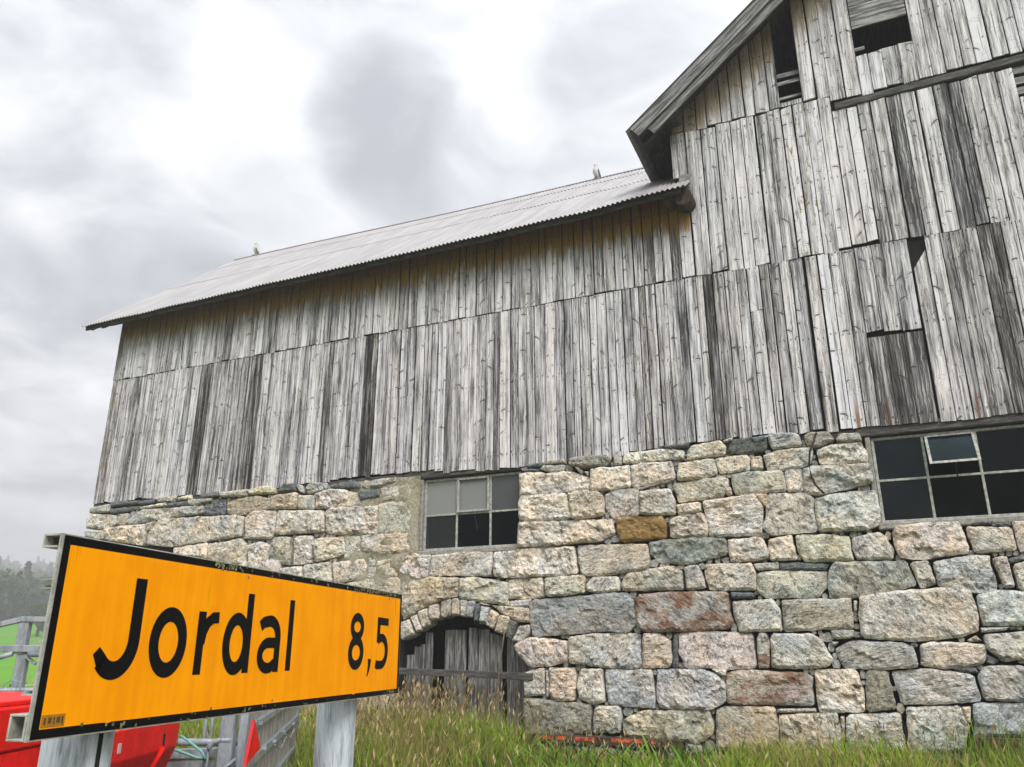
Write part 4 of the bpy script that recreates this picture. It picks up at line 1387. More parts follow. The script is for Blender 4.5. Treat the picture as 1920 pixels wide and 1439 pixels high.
# side and rear walls, loft interior
sh = MB()
sh.box((U0, 0.06, 4.30), (U0 + .05, 6.9, 8.3))
sh.add([(U0, 0.06, 8.3), (U0, 6.9, 8.3), (U0, 3.46, 11.1), (U0 + .05, 0.06, 8.3), (U0 + .05, 6.9, 8.3), (U0 + .05, 3.46, 11.1)],
       [(0, 2, 1), (3, 4, 5), (0, 3, 5, 2), (1, 2, 5, 4)])
sh.box((U0, 6.9, 0.0), (1.0, 6.95, 8.3))
sh.box((U0, 0.66, -0.1), (U0 + .05, 6.9, 4.30))
sh.box((0.90, 0.09, 8.3), (0.95, 12, 9.3))
sh.box((U1 - .05, 0.63, 0.0), (U1, 12, 9.3))
sh.box((0.9, 11.95, 0.0), (U1, 12.0, 9.3))
sh.box((0.9, 4.0, 9.2), (U1, 4.05, 13.2))
sh.build('rear_wall', M['inside'], barn)

# ---- low wing roof of corrugated sheets
EZ, RUN = 8.0, 3.91
EY = -0.45
RL = math.hypot(RUN, 3.32)
ca, sa = math.cos(ROOF_A), math.sin(ROOF_A)


def eave_z(u):
    return float(np.interp(u, [-11.4, -6.5, -3.2, -0.4, 1.15], [7.94, 7.985, 7.985, 8.015, 8.085])) + 0.014 * noise.noise(Vector((u * 1.3, 0, 0)))


def on_roof(u, s, h=0.0):      # s: metres up the slope from the eave, h: above the deck
    lift = 0.02 * math.sin(u * 0.55 + 1.0) * (s / RL)
    zr = eave_z(u) * (1 - s / RL) + float(np.interp(u, [-11.3, -1.4, 1.1], [7.92, 7.79, 7.75])) * (s / RL)
    return (u, EY + s * ca - h * sa, zr + s * sa + h * ca + lift)


dk = MB()
us = [U0 - .55 + (1.05 - U0 + .55) * i / 24 for i in range(25)]
vs = []
for u in us:
    for s in (0.03, RL):
        for h in (-0.055, -0.03):
            vs.append(on_roof(u, s, h))
fs = []
for i in range(24):
    a = i * 4
    for q in ((0, 2, 6, 4), (1, 5, 7, 3), (0, 4, 5, 1), (2, 3, 7, 6)):
        fs.append(tuple(a + k for k in q))
fs += [(0, 1, 3, 2), (96, 98, 99, 97)]
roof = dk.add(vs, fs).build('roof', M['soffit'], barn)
roof['label'] = 'pale corrugated metal roof of the low wing'
bk = MB().hexa([(U0 - .42, 3.46, 11.18), (1.05, 3.46, 11.03), (1.05, 7.4, 7.95), (U0 - .42, 7.4, 7.95)],
               [(U0 - .42, 3.46, 11.21), (1.05, 3.46, 11.06), (1.05, 7.4, 7.98), (U0 - .42, 7.4, 7.98)])
bk.build('rear_slope', M['sheet'], roof)

PITCH = 0.0762
SW = PITCH * 11


def sheet(u0, u1, s0, s1, h):
    n = max(2, int(round((u1 - u0) / PITCH * 8)))
    vs = []
    kink = rnd.uniform(-.001, .001)
    ss = [s0 + (s1 - s0) * i / 5 for i in range(6)]
    for i in range(n + 1):
        u = u0 + (u1 - u0) * i / n
        ph = 2 * math.pi * (u - U0) / PITCH
        for s in ss:
            vs.append(on_roof(u, s + (rnd.uniform(-.004, .004) if s in (ss[0],) else 0), h + 0.013 * math.sin(ph) + kink * (s - s0) + 0.002 * noise.noise(Vector((u * .8, s * .8, 3)))))
    fs = []
    for i in range(n):
        for k in range(5):
            a = i * 6 + k
            fs.append((a, a + 6, a + 7, a + 1))
    me = bpy.data.meshes.new('roof_sheet')
    me.from_pydata(vs, [], fs)
    link('roof_sheet', me, M['sheet'], roof, True)


u = U0 - 0.58
while u < 1.10:
    v = min(u + SW, 1.11)
    d = rnd.uniform(-.03, .03)
    sheet(u, v + PITCH * 0.5, -0.06 + rnd.uniform(-.012, .012), 2.62, 0.0)
    sheet(u, v + PITCH * 0.5, 2.50 + d * .3, 4.30, 0.010)
    sheet(u, v + PITCH * 0.5, 4.20 + d * .3, RL + .02, 0.020)
    u = v
mb = MB()
for i in range(24):
    a, b = us[i], us[i + 1]
    q = [Vector(on_roof(k, RL, 0.02)) for k in (a, b)]
    mb.hexa([q[0] + Vector((0, -.07, -.03)), q[1] + Vector((0, -.07, -.03)), q[1] + Vector((0, .08, -.03)), q[0] + Vector((0, .08, -.03))],
            [q[0] + Vector((0, -.03, .012)), q[1] + Vector((0, -.03, .012)), q[1] + Vector((0, .04, .012)), q[0] + Vector((0, .04, .012))])
mb.build('ridge_cap', M['ridge'], roof)
# eave board and rafter feet
mb = MB()
es = us
for i in range(24):
    a, b = us[i], us[i + 1]
    p = [on_roof(a, 0.03, -0.056), on_roof(b, 0.03, -0.056)]
    mb.hexa([(a, p[0][1], p[0][2] - .055), (b, p[1][1], p[1][2] - .055), (b, p[1][1] + .03, p[1][2] - .055), (a, p[0][1] + .03, p[0][2] - .055)],
            [(a, p[0][1], p[0][2] + .02), (b, p[1][1], p[1][2] + .02), (b, p[1][1] + .03, p[1][2] + .02), (a, p[0][1] + .03, p[0][2] + .02)])
mb.build('eave_board', M['oldbeam'], roof)
for u in (-11.0, -9.75, -8.55, -7.45, -6.35, -5.25, -4.2, -3.15, -1.05, -0.1):
    a, b = Vector(on_roof(u, 0.20, -0.115)), Vector(on_roof(u, 1.4, -0.115))
    MB().bar(a, b, 0.10, 0.115, (0, -sa, ca)).build('rafter', M['oldbeam'], roof)
# log ends below the eave
mb = MB().tube([(-2.15, -0.26, 8.03), (-2.15, 0.5, 8.05)], 0.085, 14)
mb.build('log_end', M['log'], roof)
MB().tube([(1.06, -0.30, 7.985), (1.06, 0.0, 8.0)], [0.135, 0.14], 18).build('log_end', M['log'], roof)
MB().tube([(0.84, -0.33, 8.05), (0.84, 0.4, 8.06)], 0.10, 14).build('log_end', M['log'], roof)
MB().box((0.98, -0.05, 8.13), (1.14, 0.02, 8.50)).build('corner_block', M['barge'], plank_wall)
# verge board at the far end of the low roof
a, b = Vector(on_roof(U0 - .40, 0.02, -0.08)), Vector(on_roof(U0 - .40, RL, -0.08))
MB().bar(a, b, 0.03, 0.12, (0, -sa, ca)).build('verge_board', M['oldbeam'], roof)
MB().bar((U0 - .42, 0.02, 8.18), (U0 + .02, 0.02, 8.18), 0.12, 0.14).build('plate_end', M['oldbeam'], roof)

# ---- main roof
MA = math.atan(0.839)
mc, ms = math.cos(MA), math.sin(MA)
UL, ZL = 0.34, 9.21
LEN = (5.2 - UL) / mc
YF, YB = -0.50, 12.3


def on_main(s, y, h=0.0):      # left slope, s along the slope from the eave
    return (UL + s * mc - h * ms, y, ZL + s * ms + h * mc)


mb = MB().hexa([on_main(0.02, YF + .03, -0.10), on_main(LEN, YF + .03, -0.10), on_main(LEN, YB, -0.10), on_main(0.02, YB, -0.10)],
               [on_main(0.02, YF + .03, -0.03), on_main(LEN, YF + .03, -0.03), on_main(LEN, YB, -0.03), on_main(0.02, YB, -0.03)])
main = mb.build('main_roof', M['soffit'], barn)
main['label'] = 'steep main roof with grey barge boards'
# soffit boards lying along the eave
s = 0.03
while s < 1.3:
    wd = rnd.uniform(.17, .24)
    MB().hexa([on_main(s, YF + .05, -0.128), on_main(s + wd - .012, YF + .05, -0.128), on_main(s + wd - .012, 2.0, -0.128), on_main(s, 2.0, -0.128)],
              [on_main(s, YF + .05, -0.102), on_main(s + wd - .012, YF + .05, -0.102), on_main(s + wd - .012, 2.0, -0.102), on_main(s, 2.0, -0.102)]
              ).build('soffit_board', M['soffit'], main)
    s += wd
for y in (-0.20, 0.35):
    MB().bar(on_main(0.06, y, -0.17), on_main(0.9, y, -0.17), 0.09, 0.085, (-ms, 0, mc)).build('rafter', M['soffit'], main)
# corrugated covering, waves running up the slope so that the eave is jagged
y = YF - 0.03
k = 0
while y < 6.0:
    n = 44
    wdt = PITCH * 11
    vs = []
    for i in range(n + 1):
        yy = y + (wdt + PITCH * .5) * i / n
        for s in (-0.04, LEN * .5, LEN):
            vs.append(on_main(s, yy, 0.0 + 0.010 * math.sin(2 * math.pi * yy / PITCH) + 0.003 * (k % 2)))
    fs = []
    for i in range(n):
        for q in range(2):
            a = i * 3 + q
            fs.append((a, a + 3, a + 4, a + 1))
    me = bpy.data.meshes.new('roof_sheet')
    me.from_pydata(vs, [], fs)
    link('roof_sheet', me, M['sheet'], main, True)
    y += wdt
    k += 1
# right slope
mb = MB().hexa([(10.06, YF + .03, 9.13), (10.06, YB, 9.13), (5.2, YB, 13.22), (5.2, YF + .03, 13.22)],
               [(10.06, YF + .03, 9.21), (10.06, YB, 9.21), (5.2, YB, 13.30), (5.2, YF + .03, 13.30)])
mb.build('far_slope', M['soffit'], main)
# barge boards in lengths
def barge(s0, s1, h0, h1, y0, y1, name):
    nseg = 8
    vs = []
    for i in range(nseg + 1):
        s = s0 + (s1 - s0) * i / nseg
        w1 = 0.006 * noise.noise(Vector((s * 2.1, h1 * 9, 3)))
        for h, yy in ((h0, y0), (h1 + w1, y0), (h1 + w1, y1), (h0, y1)):
            vs.append(on_main(s, yy, h))
    fs = [(0, 1, 2, 3), tuple(nseg * 4 + k for k in (3, 2, 1, 0))]
    for i in range(nseg):
        for k in range(4):
            a, b = i * 4 + k, i * 4 + (k + 1) % 4
            fs.append((a, a + 4, b + 4, b))
    MB().add(vs, fs).build(name, M['rakeboard'], main)


barge(0.04, 3.1, -0.012, -0.215, YF - .005, YF + .025, 'barge_board')
barge(3.105, LEN, -0.012, -0.215, YF - .003, YF + .027, 'barge_board')
barge(0.22, 3.6, -0.19, -0.345, YF + .035, YF + .065, 'barge_board')
barge(3.605, LEN, -0.19, -0.345, YF + .035, YF + .065, 'barge_board')
# weathered purlin end under the verge
MB().tube([(0.99, -0.36, 9.50), (1.0, -0.2, 9.51), (1.0, 0.3, 9.50)], [0.075, 0.10, 0.10], 9).build('purlin_end', M['oldbeam'], main)
# inner edge rail under the eave
MB().bar(on_main(0.05, YF + .05, -0.15), on_main(0.05, 1.6, -0.15), 0.045, 0.05).build('eave_rail', M['soffit'], main)

# ================================================================== ROAD SIGN
S0 = Vector((-0.96342, 1.73989, 0))
SANG = R(13.806)
sign = empty('road_sign', S0, R(90) - SANG)      # local x along the board (away from camera), local y to the rear, z up
tag(sign, 'orange road sign reading Jordal 8,5 on two grey steel posts', 'road sign')
SLEN, SZ0, SZ1 = 1.992, 1.428, 1.841
MB().box((-0.008, 0.0, SZ0), (SLEN, 0.004, SZ1)).build('panel', M['alu'], sign)


def plate(u0, u1, z0, z1, y, nx=1, nz=1):
    mb = MB()
    for i in range(nx + 1):
        for k in range(nz + 1):
            mb.v.append((u0 + (u1 - u0) * i / nx, y, z0 + (z1 - z0) * k / nz))
    for i in range(nx):
        for k in range(nz):
            a = i * (nz + 1) + k
            mb.f.append((a, a + nz + 1, a + nz + 2, a + 1))
    return mb


plate(0.001, SLEN - .003, SZ0 + .003, SZ1 - .003, -0.0008).build('border', M['black'], sign)
# orange face with a slightly nibbled lower edge
vs, fs = [], []
N = 260
x0, x1 = 0.020, SLEN - .024
for i in range(N + 1):
    x = x0 + (x1 - x0) * i / N
    nb = noise.noise(Vector((x * 16, 0, 0))) * noise.noise(Vector((x * 3, 5, 0)))
    zb = SZ0 + 0.021 - max(0.0, nb - 0.12) * 0.03 + (0.004 * abs(noise.noise(Vector((x * 60, 2, 2)))) if nb > 0.1 else 0)
    vs += [(x, -0.0016, zb), (x, -0.0016, SZ1 - 0.022)]
    if i:
        a = 2 * i - 2
        fs.append((a, a + 2, a + 3, a + 1))
MB().add(vs, fs).build('orange_face', M['orange'], sign)


def stroke(mb, pts, wd, y, closed=False, w2=None):
    """flat ribbon of constant width along a polyline (x, z)"""
    P = []
    for p in pts:
        if not P or (Vector(p) - P[-1]).length > 1e-4:
            P.append(Vector(p))
    n = len(P)
    vs, fs = [], []
    for i, p in enumerate(P):
        a = P[(i - 1) % n] if closed or i else p
        b = P[(i + 1) % n] if closed or i < n - 1 else p
        d = (b - a).normalized()
        q = Vector((-d.y, d.x))
        if 0 < i < n - 1 or closed:
            d1, d2 = (p - a).normalized(), (b - p).normalized()
            k = 1 / max(0.5, math.cos(d1.angle(d2) / 2))
        else:
            k = 1
        ww = wd if w2 is None else wd + (w2 - wd) * i / (n - 1)
        vs += [(p.x + q.x * ww / 2 * k, y, p.y + q.y * ww / 2 * k), (p.x - q.x * ww / 2 * k, y, p.y - q.y * ww / 2 * k)]
    m_ = n if closed else n - 1
    for i in range(m_):
        a, b = 2 * i, 2 * ((i + 1) % n)
        fs.append((a, b, b + 1, a + 1))
    mb.add(vs, fs)


def ell(cx, cz, rx, rz, a0=0, a1=360, n=40):
    return [(cx + rx * math.cos(R(a0 + (a1 - a0) * i / n)), cz + rz * math.sin(R(a0 + (a1 - a0) * i / n))) for i in range(n + (0 if a1 - a0 == 360 else 1))]


def letter(name, *strokes):
    mb = MB()
    for i, (pts, wd, closed) in enumerate(strokes):
        stroke(mb, pts, wd, -0.0022 - 0.0004 * i, closed)
    mb.build(name, M['black'], sign)


letter('letter_j', ([(0.266, 1.767), (0.266, 1.640)] + ell(0.206, 1.628, 0.060, 0.070, 0, -140, 26) + [(0.148, 1.576)], 0.040, False))
letter('letter_o', (ell(0.396, 1.622, 0.056, 0.067), 0.036, True))
letter('letter_r', ([(0.528, 1.541), (0.528, 1.702)], 0.034, False), ([(0.534, 1.620), (0.540, 1.650), (0.556, 1.674), (0.578, 1.687), (0.606, 1.689)], 0.030, False))
letter('letter_d', ([(0.762, 1.540), (0.762, 1.763)], 0.034, False), (ell(0.703, 1.621, 0.051, 0.068), 0.035, True))
letter('letter_a', ([(0.936, 1.539), (0.936, 1.640)] + ell(0.884, 1.640, 0.052, 0.049, 0, 105, 16) + [(0.848, 1.684), (0.829, 1.672)], 0.034, False),
       ([(0.938, 1.625), (0.90, 1.625)] + ell(0.884, 1.588, 0.047, 0.037, 90, 270, 22) + [(0.90, 1.552), (0.938, 1.572)], 0.031, False))
letter('letter_l', ([(1.013, 1.541), (1.013, 1.759)], 0.032, False))
letter('digit_eight', (ell(1.533, 1.689, 0.046, 0.036), 0.032, True), (ell(1.531, 1.595, 0.053, 0.045), 0.034, True))
mb = MB()
stroke(mb, [(1.664, 1.571), (1.662, 1.545), (1.655, 1.525), (1.646, 1.506)], 0.032, -0.0022, False, 0.008)
mb.build('comma', M['black'], sign)
letter('digit_five', ([(1.728, 1.718), (1.845, 1.716)], 0.030, False), ([(1.744, 1.722), (1.741, 1.634)], 0.030, False),
       ([(1.738, 1.640), (1.762, 1.652)] + ell(1.776, 1.600, 0.056, 0.053, 88, -100, 26) + [(1.742, 1.547), (1.722, 1.552)], 0.032, False))
# faded maker's sticker
plate(0.0215, 0.086, 1.4515, 1.476, -0.0021).build('sticker', M['sticker'], sign)
mb = MB()
for i, (a, b) in enumerate(((0.028, 0.034), (0.039, 0.049), (0.054, 0.058), (0.062, 0.072), (0.076, 0.081))):
    plate_ = plate(a, b, 1.457 + 0.002 * (i % 2), 1.471, -0.0025)
    mb.add(plate_.v, plate_.f)
mb.build('sticker_print', M['stickerink'], sign)
# lichen on the upper edge and corner
mb = MB()
for i in range(150):
    x = rnd.choice([rnd.uniform(0.4, 1.95), rnd.uniform(1.5, 1.97), rnd.uniform(1.62, 1.9), rnd.uniform(0.55, 0.7)])
    z = SZ1 - 0.004 - abs(rnd.gauss(0, 0.010))
    s = rnd.uniform(0.002, 0.005)
    mb.add([(x - s, -0.003, z - s * .7), (x + s, -0.003, z - s), (x + s * .8, -0.004, z + s), (x - s * .7, -0.003, z + s * .8)], [(0, 1, 2, 3)])
for i in range(60):
    x, z = rnd.choice([rnd.gauss(1.90, 0.03), rnd.gauss(0.98, 0.4), rnd.gauss(0.4, .2)]), SZ0 + 0.012 + rnd.gauss(0, 0.006)
    s = rnd.uniform(0.002, 0.0045)
    mb.add([(x - s, -0.003, z - s * .7), (x + s, -0.003, z - s), (x + s * .8, -0.004, z + s), (x - s * .7, -0.003, z + s * .8)], [(0, 1, 2, 3)])
mb.build('lichen_specks', M['lichen'], sign)['kind'] = 'stuff'


def channel(z0, z1, y0, y1, t, x0=-0.010, x1=SLEN - .01, open_side=None):
    mb = MB()
    mb.box((x0, y0, z1 - t), (x1, y1, z1))
    mb.box((x0, y0, z0), (x1, y1, z0 + t))
    if open_side != 'front':
        mb.box((x0, y0, z0 + t), (x1, y0 + t, z1 - t))
    if open_side != 'rear':
        mb.box((x0, y1 - t, z0 + t), (x1, y1, z1 - t))
    return mb


channel(SZ0 + .001, SZ0 + .052, 0.005, 0.047, 0.005).build('lower_rail', M['alu'], sign, bevel=0.0012)
channel(SZ1 - .030, SZ1 - .001, 0.005, 0.043, 0.004, open_side='front').build('upper_rail', M['alu'], sign)
for z in (1.725, 1.515):
    mb = MB().box((-0.006, 0.005, z), (SLEN - .01, 0.032, z + .003))
    mb.box((-0.006, 0.005, z + .018), (SLEN - .01, 0.027, z + .021))
    mb.box((-0.006, 0.024, z + .003), (SLEN - .01, 0.027, z + .008))
    mb.build('clamp_rail', M['alu'], sign)
MB().box((-0.006, 0.005, 1.617), (SLEN - .01, 0.034, 1.620)).build('clamp_rail', M['alu'], sign)
for x in (0.285, 1.665):
    p = MB().tube([(x, 0.125, -0.3), (x, 0.125, 0.6), (x, 0.125, 1.2), (x, 0.125, 1.70)], 0.076, 28)
    post = p.build('post', M['postzinc'], sign, True)
    for z in (1.715, 1.505):
        MB().tube([(x + 0.082 * math.cos(a), 0.125 + 0.082 * math.sin(a), z + .012) for a in [2 * math.pi * i / 24 for i in range(25)]], 0.006, 6).build('clamp_band', M['steel'], post)
MB().box((0.263, 0.0475, 0.1), (0.272, 0.06, 1.42)).build('seam', M['rubber'], sign)

# ================================================================== RED FARM MACHINE
red = empty('farm_trailer', (-3.6, 6.0, 0))
tag(red, 'bright red steel farm trailer body with a slot near its chamfered end', 'trailer')


def rl(x, y, z):
    return (x + 3.6, y - 6.0, z)


RX = -3.0
mb = MB()
prof = [(RX, 1.025), (RX, 0.80), (RX - .14, 0.45), (RX - 1.1, 0.45), (RX - 1.25, 0.80), (RX - 1.25, 1.025)]
vs = [rl(x, 3.4, z) for x, z in prof] + [rl(x, 7.80, z) for x, z in prof] + [rl(x - (.07 if x > -3.5 else -.07), 8.02, z - (.05 if z > 1 else 0)) for x, z in prof]
n = len(prof)
fs = [tuple(range(n)), tuple(2 * n + k for k in range(n - 1, -1, -1))]
for i in range(2):
    for k in range(n):
        a, b = i * n + k, i * n + (k + 1) % n
        fs.append((a, a + n, b + n, b))
mb.add(vs, fs).build('lower_body', M['red'], red, bevel=0.008)
mb = MB().box(rl(RX - 1.2, 3.4, 1.033), rl(RX + .012, 6.35, 1.285))
mb.build('upper_body', M['red'], red, bevel=0.014)
MB().box(rl(RX - 1.22, 3.38, 1.287), rl(RX - .01, 6.37, 1.315)).build('rim', M['red'], red, bevel=0.006)
MB().box(rl(RX - .02, 7.50, 0.835), rl(RX + .006, 7.535, 0.925)).build('slot', M['rubber'], red)
MB().box(rl(RX - .02, 6.66, 0.86), rl(RX + .005, 6.71, 0.93)).build('label_plate', M['white'], red)
MB().bar(rl(RX - .05, 7.45, 0.66), rl(RX + .02, 7.48, 0.82), 0.05, 0.03).build('bracket', M['red'], red)
MB().box(rl(RX - .20, 6.95, 0.60), rl(RX - .02, 7.12, 0.70)).build('step_plate', M['alu'], red)
for y in (4.6, 6.6):
    for x in (RX - .30, RX - 1.05):
        t_ = MB().tube([rl(x - .11, y, 0.34), rl(x - .09, y, 0.34), rl(x + .09, y, 0.34), rl(x + .11, y, 0.34)], [0.30, 0.34, 0.34, 0.30], 28).build('wheel', M['rubber'], red, True)
        MB().tube([rl(x - .118, y, 0.34), rl(x + .118, y, 0.34)], 0.17, 20).build('rim_disc', M['steel'], t_)
MB().bar(rl(RX - .62, 3.5, 0.44), rl(RX - .62, 7.8, 0.44), 0.16, 0.12).build('chassis', M['red'], red)

# ================================================================== GALVANISED LOADING RACE BEHIND THE SIGN
stock = empty('loading_race', (-1.9, 6.9, 0))
tag(stock, 'narrow galvanised loading race with grey plywood side panels and a red warning triangle', 'loading race')
so = Vector((-1.9, 6.9, 0))
A_, B_ = Vector((-1.70, 5.50, 0)), Vector((-2.415, 9.67, 0))     # the side facing the camera
dl = (B_ - A_).normalized()
nl = Vector((dl.y, -dl.x, 0))                                     # towards the camera side


def sp(s, z, off=0.0):
    p = A_ + dl * s + nl * off
    return Vector((p.x, p.y, z)) - so


LS = (B_ - A_).length
for z, h in ((1.125, 0.05), (0.90, 0.06), (0.60, 0.05)):
    MB().bar(sp(-.05, z, .015), sp(LS, z, .015), 0.035, h).build('side_rail', M['steel'], stock, bevel=0.004)
MB().bar(sp(-.05, 1.42, .015), sp(LS, 1.42, .015), 0.035, 0.05).build('side_rail', M['steel'], stock, bevel=0.004)
for z0, z1 in ((1.15, 1.395), (0.93, 1.10), (0.625, 0.87), (0.36, 0.575)):
    s = 0.0
    while s < LS - .1:
        e = min(s + 1.38, LS)
        MB().hexa([sp(s, z0, -.01), sp(e - .01, z0, -.01), sp(e - .01, z0, .004), sp(s, z0, .004)],
                  [sp(s, z1, -.01), sp(e - .01, z1, -.01), sp(e - .01, z1, .004), sp(s, z1, .004)]).build('side_panel', M['ply'], stock)
        s = e
MB().bar(sp(0, .345, 0), sp(LS, .345, 0), 0.06, 0.07).build('floor_frame', M['steel'], stock)
for s in (LS - .02,):
    MB().bar(sp(s, 0.3, .0), sp(s, 1.43, .0), 0.05, 0.06, (1, 0, 0)).build('stake', M['steel'], stock)
for s, z in ((0.9, .93), (1.6, .91), (2.4, .915), (3.4, .90), (0.5, 1.13), (2.0, 1.13)):
    MB().bar(sp(s, z, .03), sp(s, z, .06), 0.022, 0.022).build('bolt', M['steel'], stock)
for s, z0 in ((1.6, .88), (2.5, .88), (3.4, .88)):
    MB().tube([sp(s, z0, .05), sp(s + .3, z0 - .06, .07), sp(s + .9, z0 - .02, .06)], 0.006, 5).build('lashing_wire', M['steel'], stock)
# rear corner posts and cross rail
def tl(x, y, z):
    return Vector((x, y, z)) - so


for s_, h_ in ((0.0, 1.50), (-0.06, 1.45)):
    MB().bar(sp(s_, 0.3, .012), sp(s_, h_, .012), 0.05, 0.05, (1, 0, 0)).build('corner_post', M['steel'], stock, bevel=0.004)
MB().bar(sp(-.03, .6, -.4), sp(-.03, .6, 0), 0.05, 0.05).build('tail_rail', M['steel'], stock)
# other side, wheels and drawbar keep it standing
for z in (0.62, 0.40):
    MB().bar(sp(-.05, z, -.42), sp(LS, z, -.42), 0.035, 0.05).build('side_rail', M['steel'], stock)
for s in (1.9, 2.6):
    c = sp(s, .33, -.12)
    t_ = MB().tube([c - nl * .09, c - nl * .07, c + nl * .07, c + nl * .09], [.28, .32, .32, .28], 26).build('wheel', M['rubber'], stock, True)
    MB().tube([c - nl * .1, c + nl * .1], 0.16, 18).build('rim_disc', M['steel'], t_)
# warning triangle
P1, P2, P3 = Vector((-1.565, 5.18, .957)), Vector((-1.545, 5.38, 1.035)), Vector((-1.548, 5.22, 1.208))
nrm = (P2 - P1).cross(P3 - P1).normalized()
if nrm.x < 0:
    nrm = -nrm
tri = [p - so for p in (P1, P2, P3)]
mb = MB().add([p for p in tri] + [p - nrm * .02 for p in tri], [(0, 1, 2), (5, 4, 3), (0, 3, 4, 1), (1, 4, 5, 2), (2, 5, 3, 0)])
wt = mb.build('warning_triangle', M['redplate'], stock)
wt['label'] = 'red triangular reflector plate'
cc = sum(tri, Vector()) / 3
mb = MB().add([cc + (p - cc) * .72 + nrm * .002 for p in tri], [(0, 1, 2)])
mb.build('reflector_film', M['red'], wt)

# galvanised gate standing between the red trailer and the race
GO = Vector((-2.75, 8.3, 0))
gate = empty('gate', GO)
tag(gate, 'galvanised gate with square posts, thin bars and a curved latch handle', 'gate')
K_ = 1.6


def gl(x, y, z):
    return Vector((x * K_, y * K_, 1.6 + (z - 1.6) * K_)) - GO


MB().bar(gl(-1.695, 5.2, .70), gl(-1.695, 5.2, 1.50), 0.135, 0.13, (0, 1, 0)).build('gate_post', M['steel'], gate, bevel=0.012)
MB().bar(gl(-1.655, 5.36, .70), gl(-1.655, 5.36, 1.45), 0.05, 0.09, (0, 1, 0)).build('gate_post', M['steel'], gate, bevel=0.006)
MB().bar(gl(-1.605, 5.25, .70), gl(-1.605, 5.25, 1.45), 0.085, 0.08, (0, 1, 0)).build('gate_post', M['steel'], gate, bevel=0.006)
MB().bar(gl(-2.1, 5.27, 1.012), gl(-1.62, 5.27, 1.030), 0.08, 0.085).build('cross_rail', M['steel'], gate, bevel=0.006)
MB().tube([gl(-2.1, 5.32, 1.075), gl(-1.66, 5.32, 1.075)], 0.034, 10).build('cross_tube', M['steel'], gate, True)
for x in (-1.905, -1.865, -1.765):
    MB().tube([gl(x, 5.4, .80), gl(x, 5.4, 1.40)], 0.019, 8).build('gate_bar', M['steel'], gate, True)
hp = [(-1.80, 5.17, .80), (-1.80, 5.17, 1.02), (-1.79, 5.17, 1.06), (-1.765, 5.17, 1.09), (-1.73, 5.17, 1.10), (-1.66, 5.17, 1.10)]
MB().tube([gl(*p) for p in hp], 0.026, 10).build('latch_handle', M['steel'], gate, True)
MB().box(gl(-2.1, 5.26, .66), gl(-1.63, 5.29, .985)).build('lower_panel', M['steel'], gate)
for x in (-1.695, -2.08):
    MB().bar((x * K_ - GO.x, 5.25 * K_ - GO.y, -0.2), (x * K_ - GO.x, 5.25 * K_ - GO.y, 0.2), 0.12, 0.12, (0, 1, 0)).build('foot', M['steel'], gate)
rope = MB().tube([gl(*p) + GO for p in [(-1.985, 5.22, 1.12), (-1.92, 5.18, 1.095), (-1.86, 5.15, 1.065), (-1.82, 5.13, 1.045), (-1.80, 5.13, 1.02), (-1.79, 5.14, 1.0), (-1.84, 5.13, 1.01), (-1.92, 5.16, 1.03),
                  (-2.02, 5.2, 1.05)]], 0.012, 6).build('rope', M['rope'], None, True)
tag(rope, 'thin turquoise rope tied round the gate latch', 'rope')

# ================================================================== GALVANISED PEN AT THE FAR LEFT
PK = 9.3 / 7.0
pen = empty('cattle_pen', (-4.1 * PK, 9.3, 0))
tag(pen, 'galvanised cattle pen of square posts and rails before the green field', 'pen')
po = Vector((-4.1 * PK, 9.3, 0))


def pl_(x, y, z):
    return Vector((x * PK, y * PK, max(0.0, 1.6 + (z - 1.6) * PK))) - po


MB().bar(pl_(-4.085, 7.02, 1.58), pl_(-4.085, 7.02, 1.84), 0.113, 0.09, (0, 1, 0)).build('upper_post', M['steel'], pen, bevel=0.006)
MB().bar(pl_(-4.06, 7.03, 0.1), pl_(-4.06, 7.03, 1.60), 0.113, 0.08, (0, 1, 0)).build('post', M['steel'], pen, bevel=0.006)
MB().bar(pl_(-4.105, 7.10, 0.1), pl_(-4.105, 7.10, 1.58), 0.04, 0.05, (0, 1, 0)).build('post', M['steel'], pen, bevel=0.006)
for x in (-5.3, -6.4):
    MB().bar(pl_(x, 7.03, 0.0), pl_(x, 7.03, 1.62), 0.113, 0.08, (0, 1, 0)).build('post', M['steel'], pen, bevel=0.006)
for x in (-3.86,):
    MB().tube([pl_(x, 7.05, 0.0), pl_(x, 7.05, 1.58)], 0.037, 10).build('round_post', M['steel'], pen, True)
MB().bar(pl_(-6.5, 7.0, 1.620), pl_(-3.62, 7.0, 1.620), 0.066, 0.073).build('main_rail', M['steel'], pen, bevel=0.006)
MB().bar(pl_(-4.11, 7.0, 1.855), pl_(-3.62, 7.0, 1.850), 0.066, 0.056).build('top_rail', M['steel'], pen, bevel=0.005)
MB().bar(pl_(-5.6, 7.0, 1.50), pl_(-4.10, 7.0, 1.855), 0.066, 0.056).build('top_rail', M['steel'], pen, bevel=0.005)
MB().tube([pl_(-5.0, 6.97, 1.30), pl_(-4.35, 6.97, 1.515), pl_(-4.12, 6.97, 1.58)], 0.027, 10).build('brace', M['steel'], pen, True)
MB().tube([pl_(-3.99, 6.98, 1.575), pl_(-3.62, 6.98, 1.57)], 0.029, 10).build('brace', M['steel'], pen, True)
MB().bar(pl_(-4.02, 7.0, 1.56), pl_(-3.93, 7.0, 1.50), 0.03, 0.03).build('clamp', M['steel'], pen)
MB().tube([pl_(-6.5, 6.98, 1.297), pl_(-3.62, 6.98, 1.297)], 0.032, 10).build('lower_rail', M['steel'], pen, True)
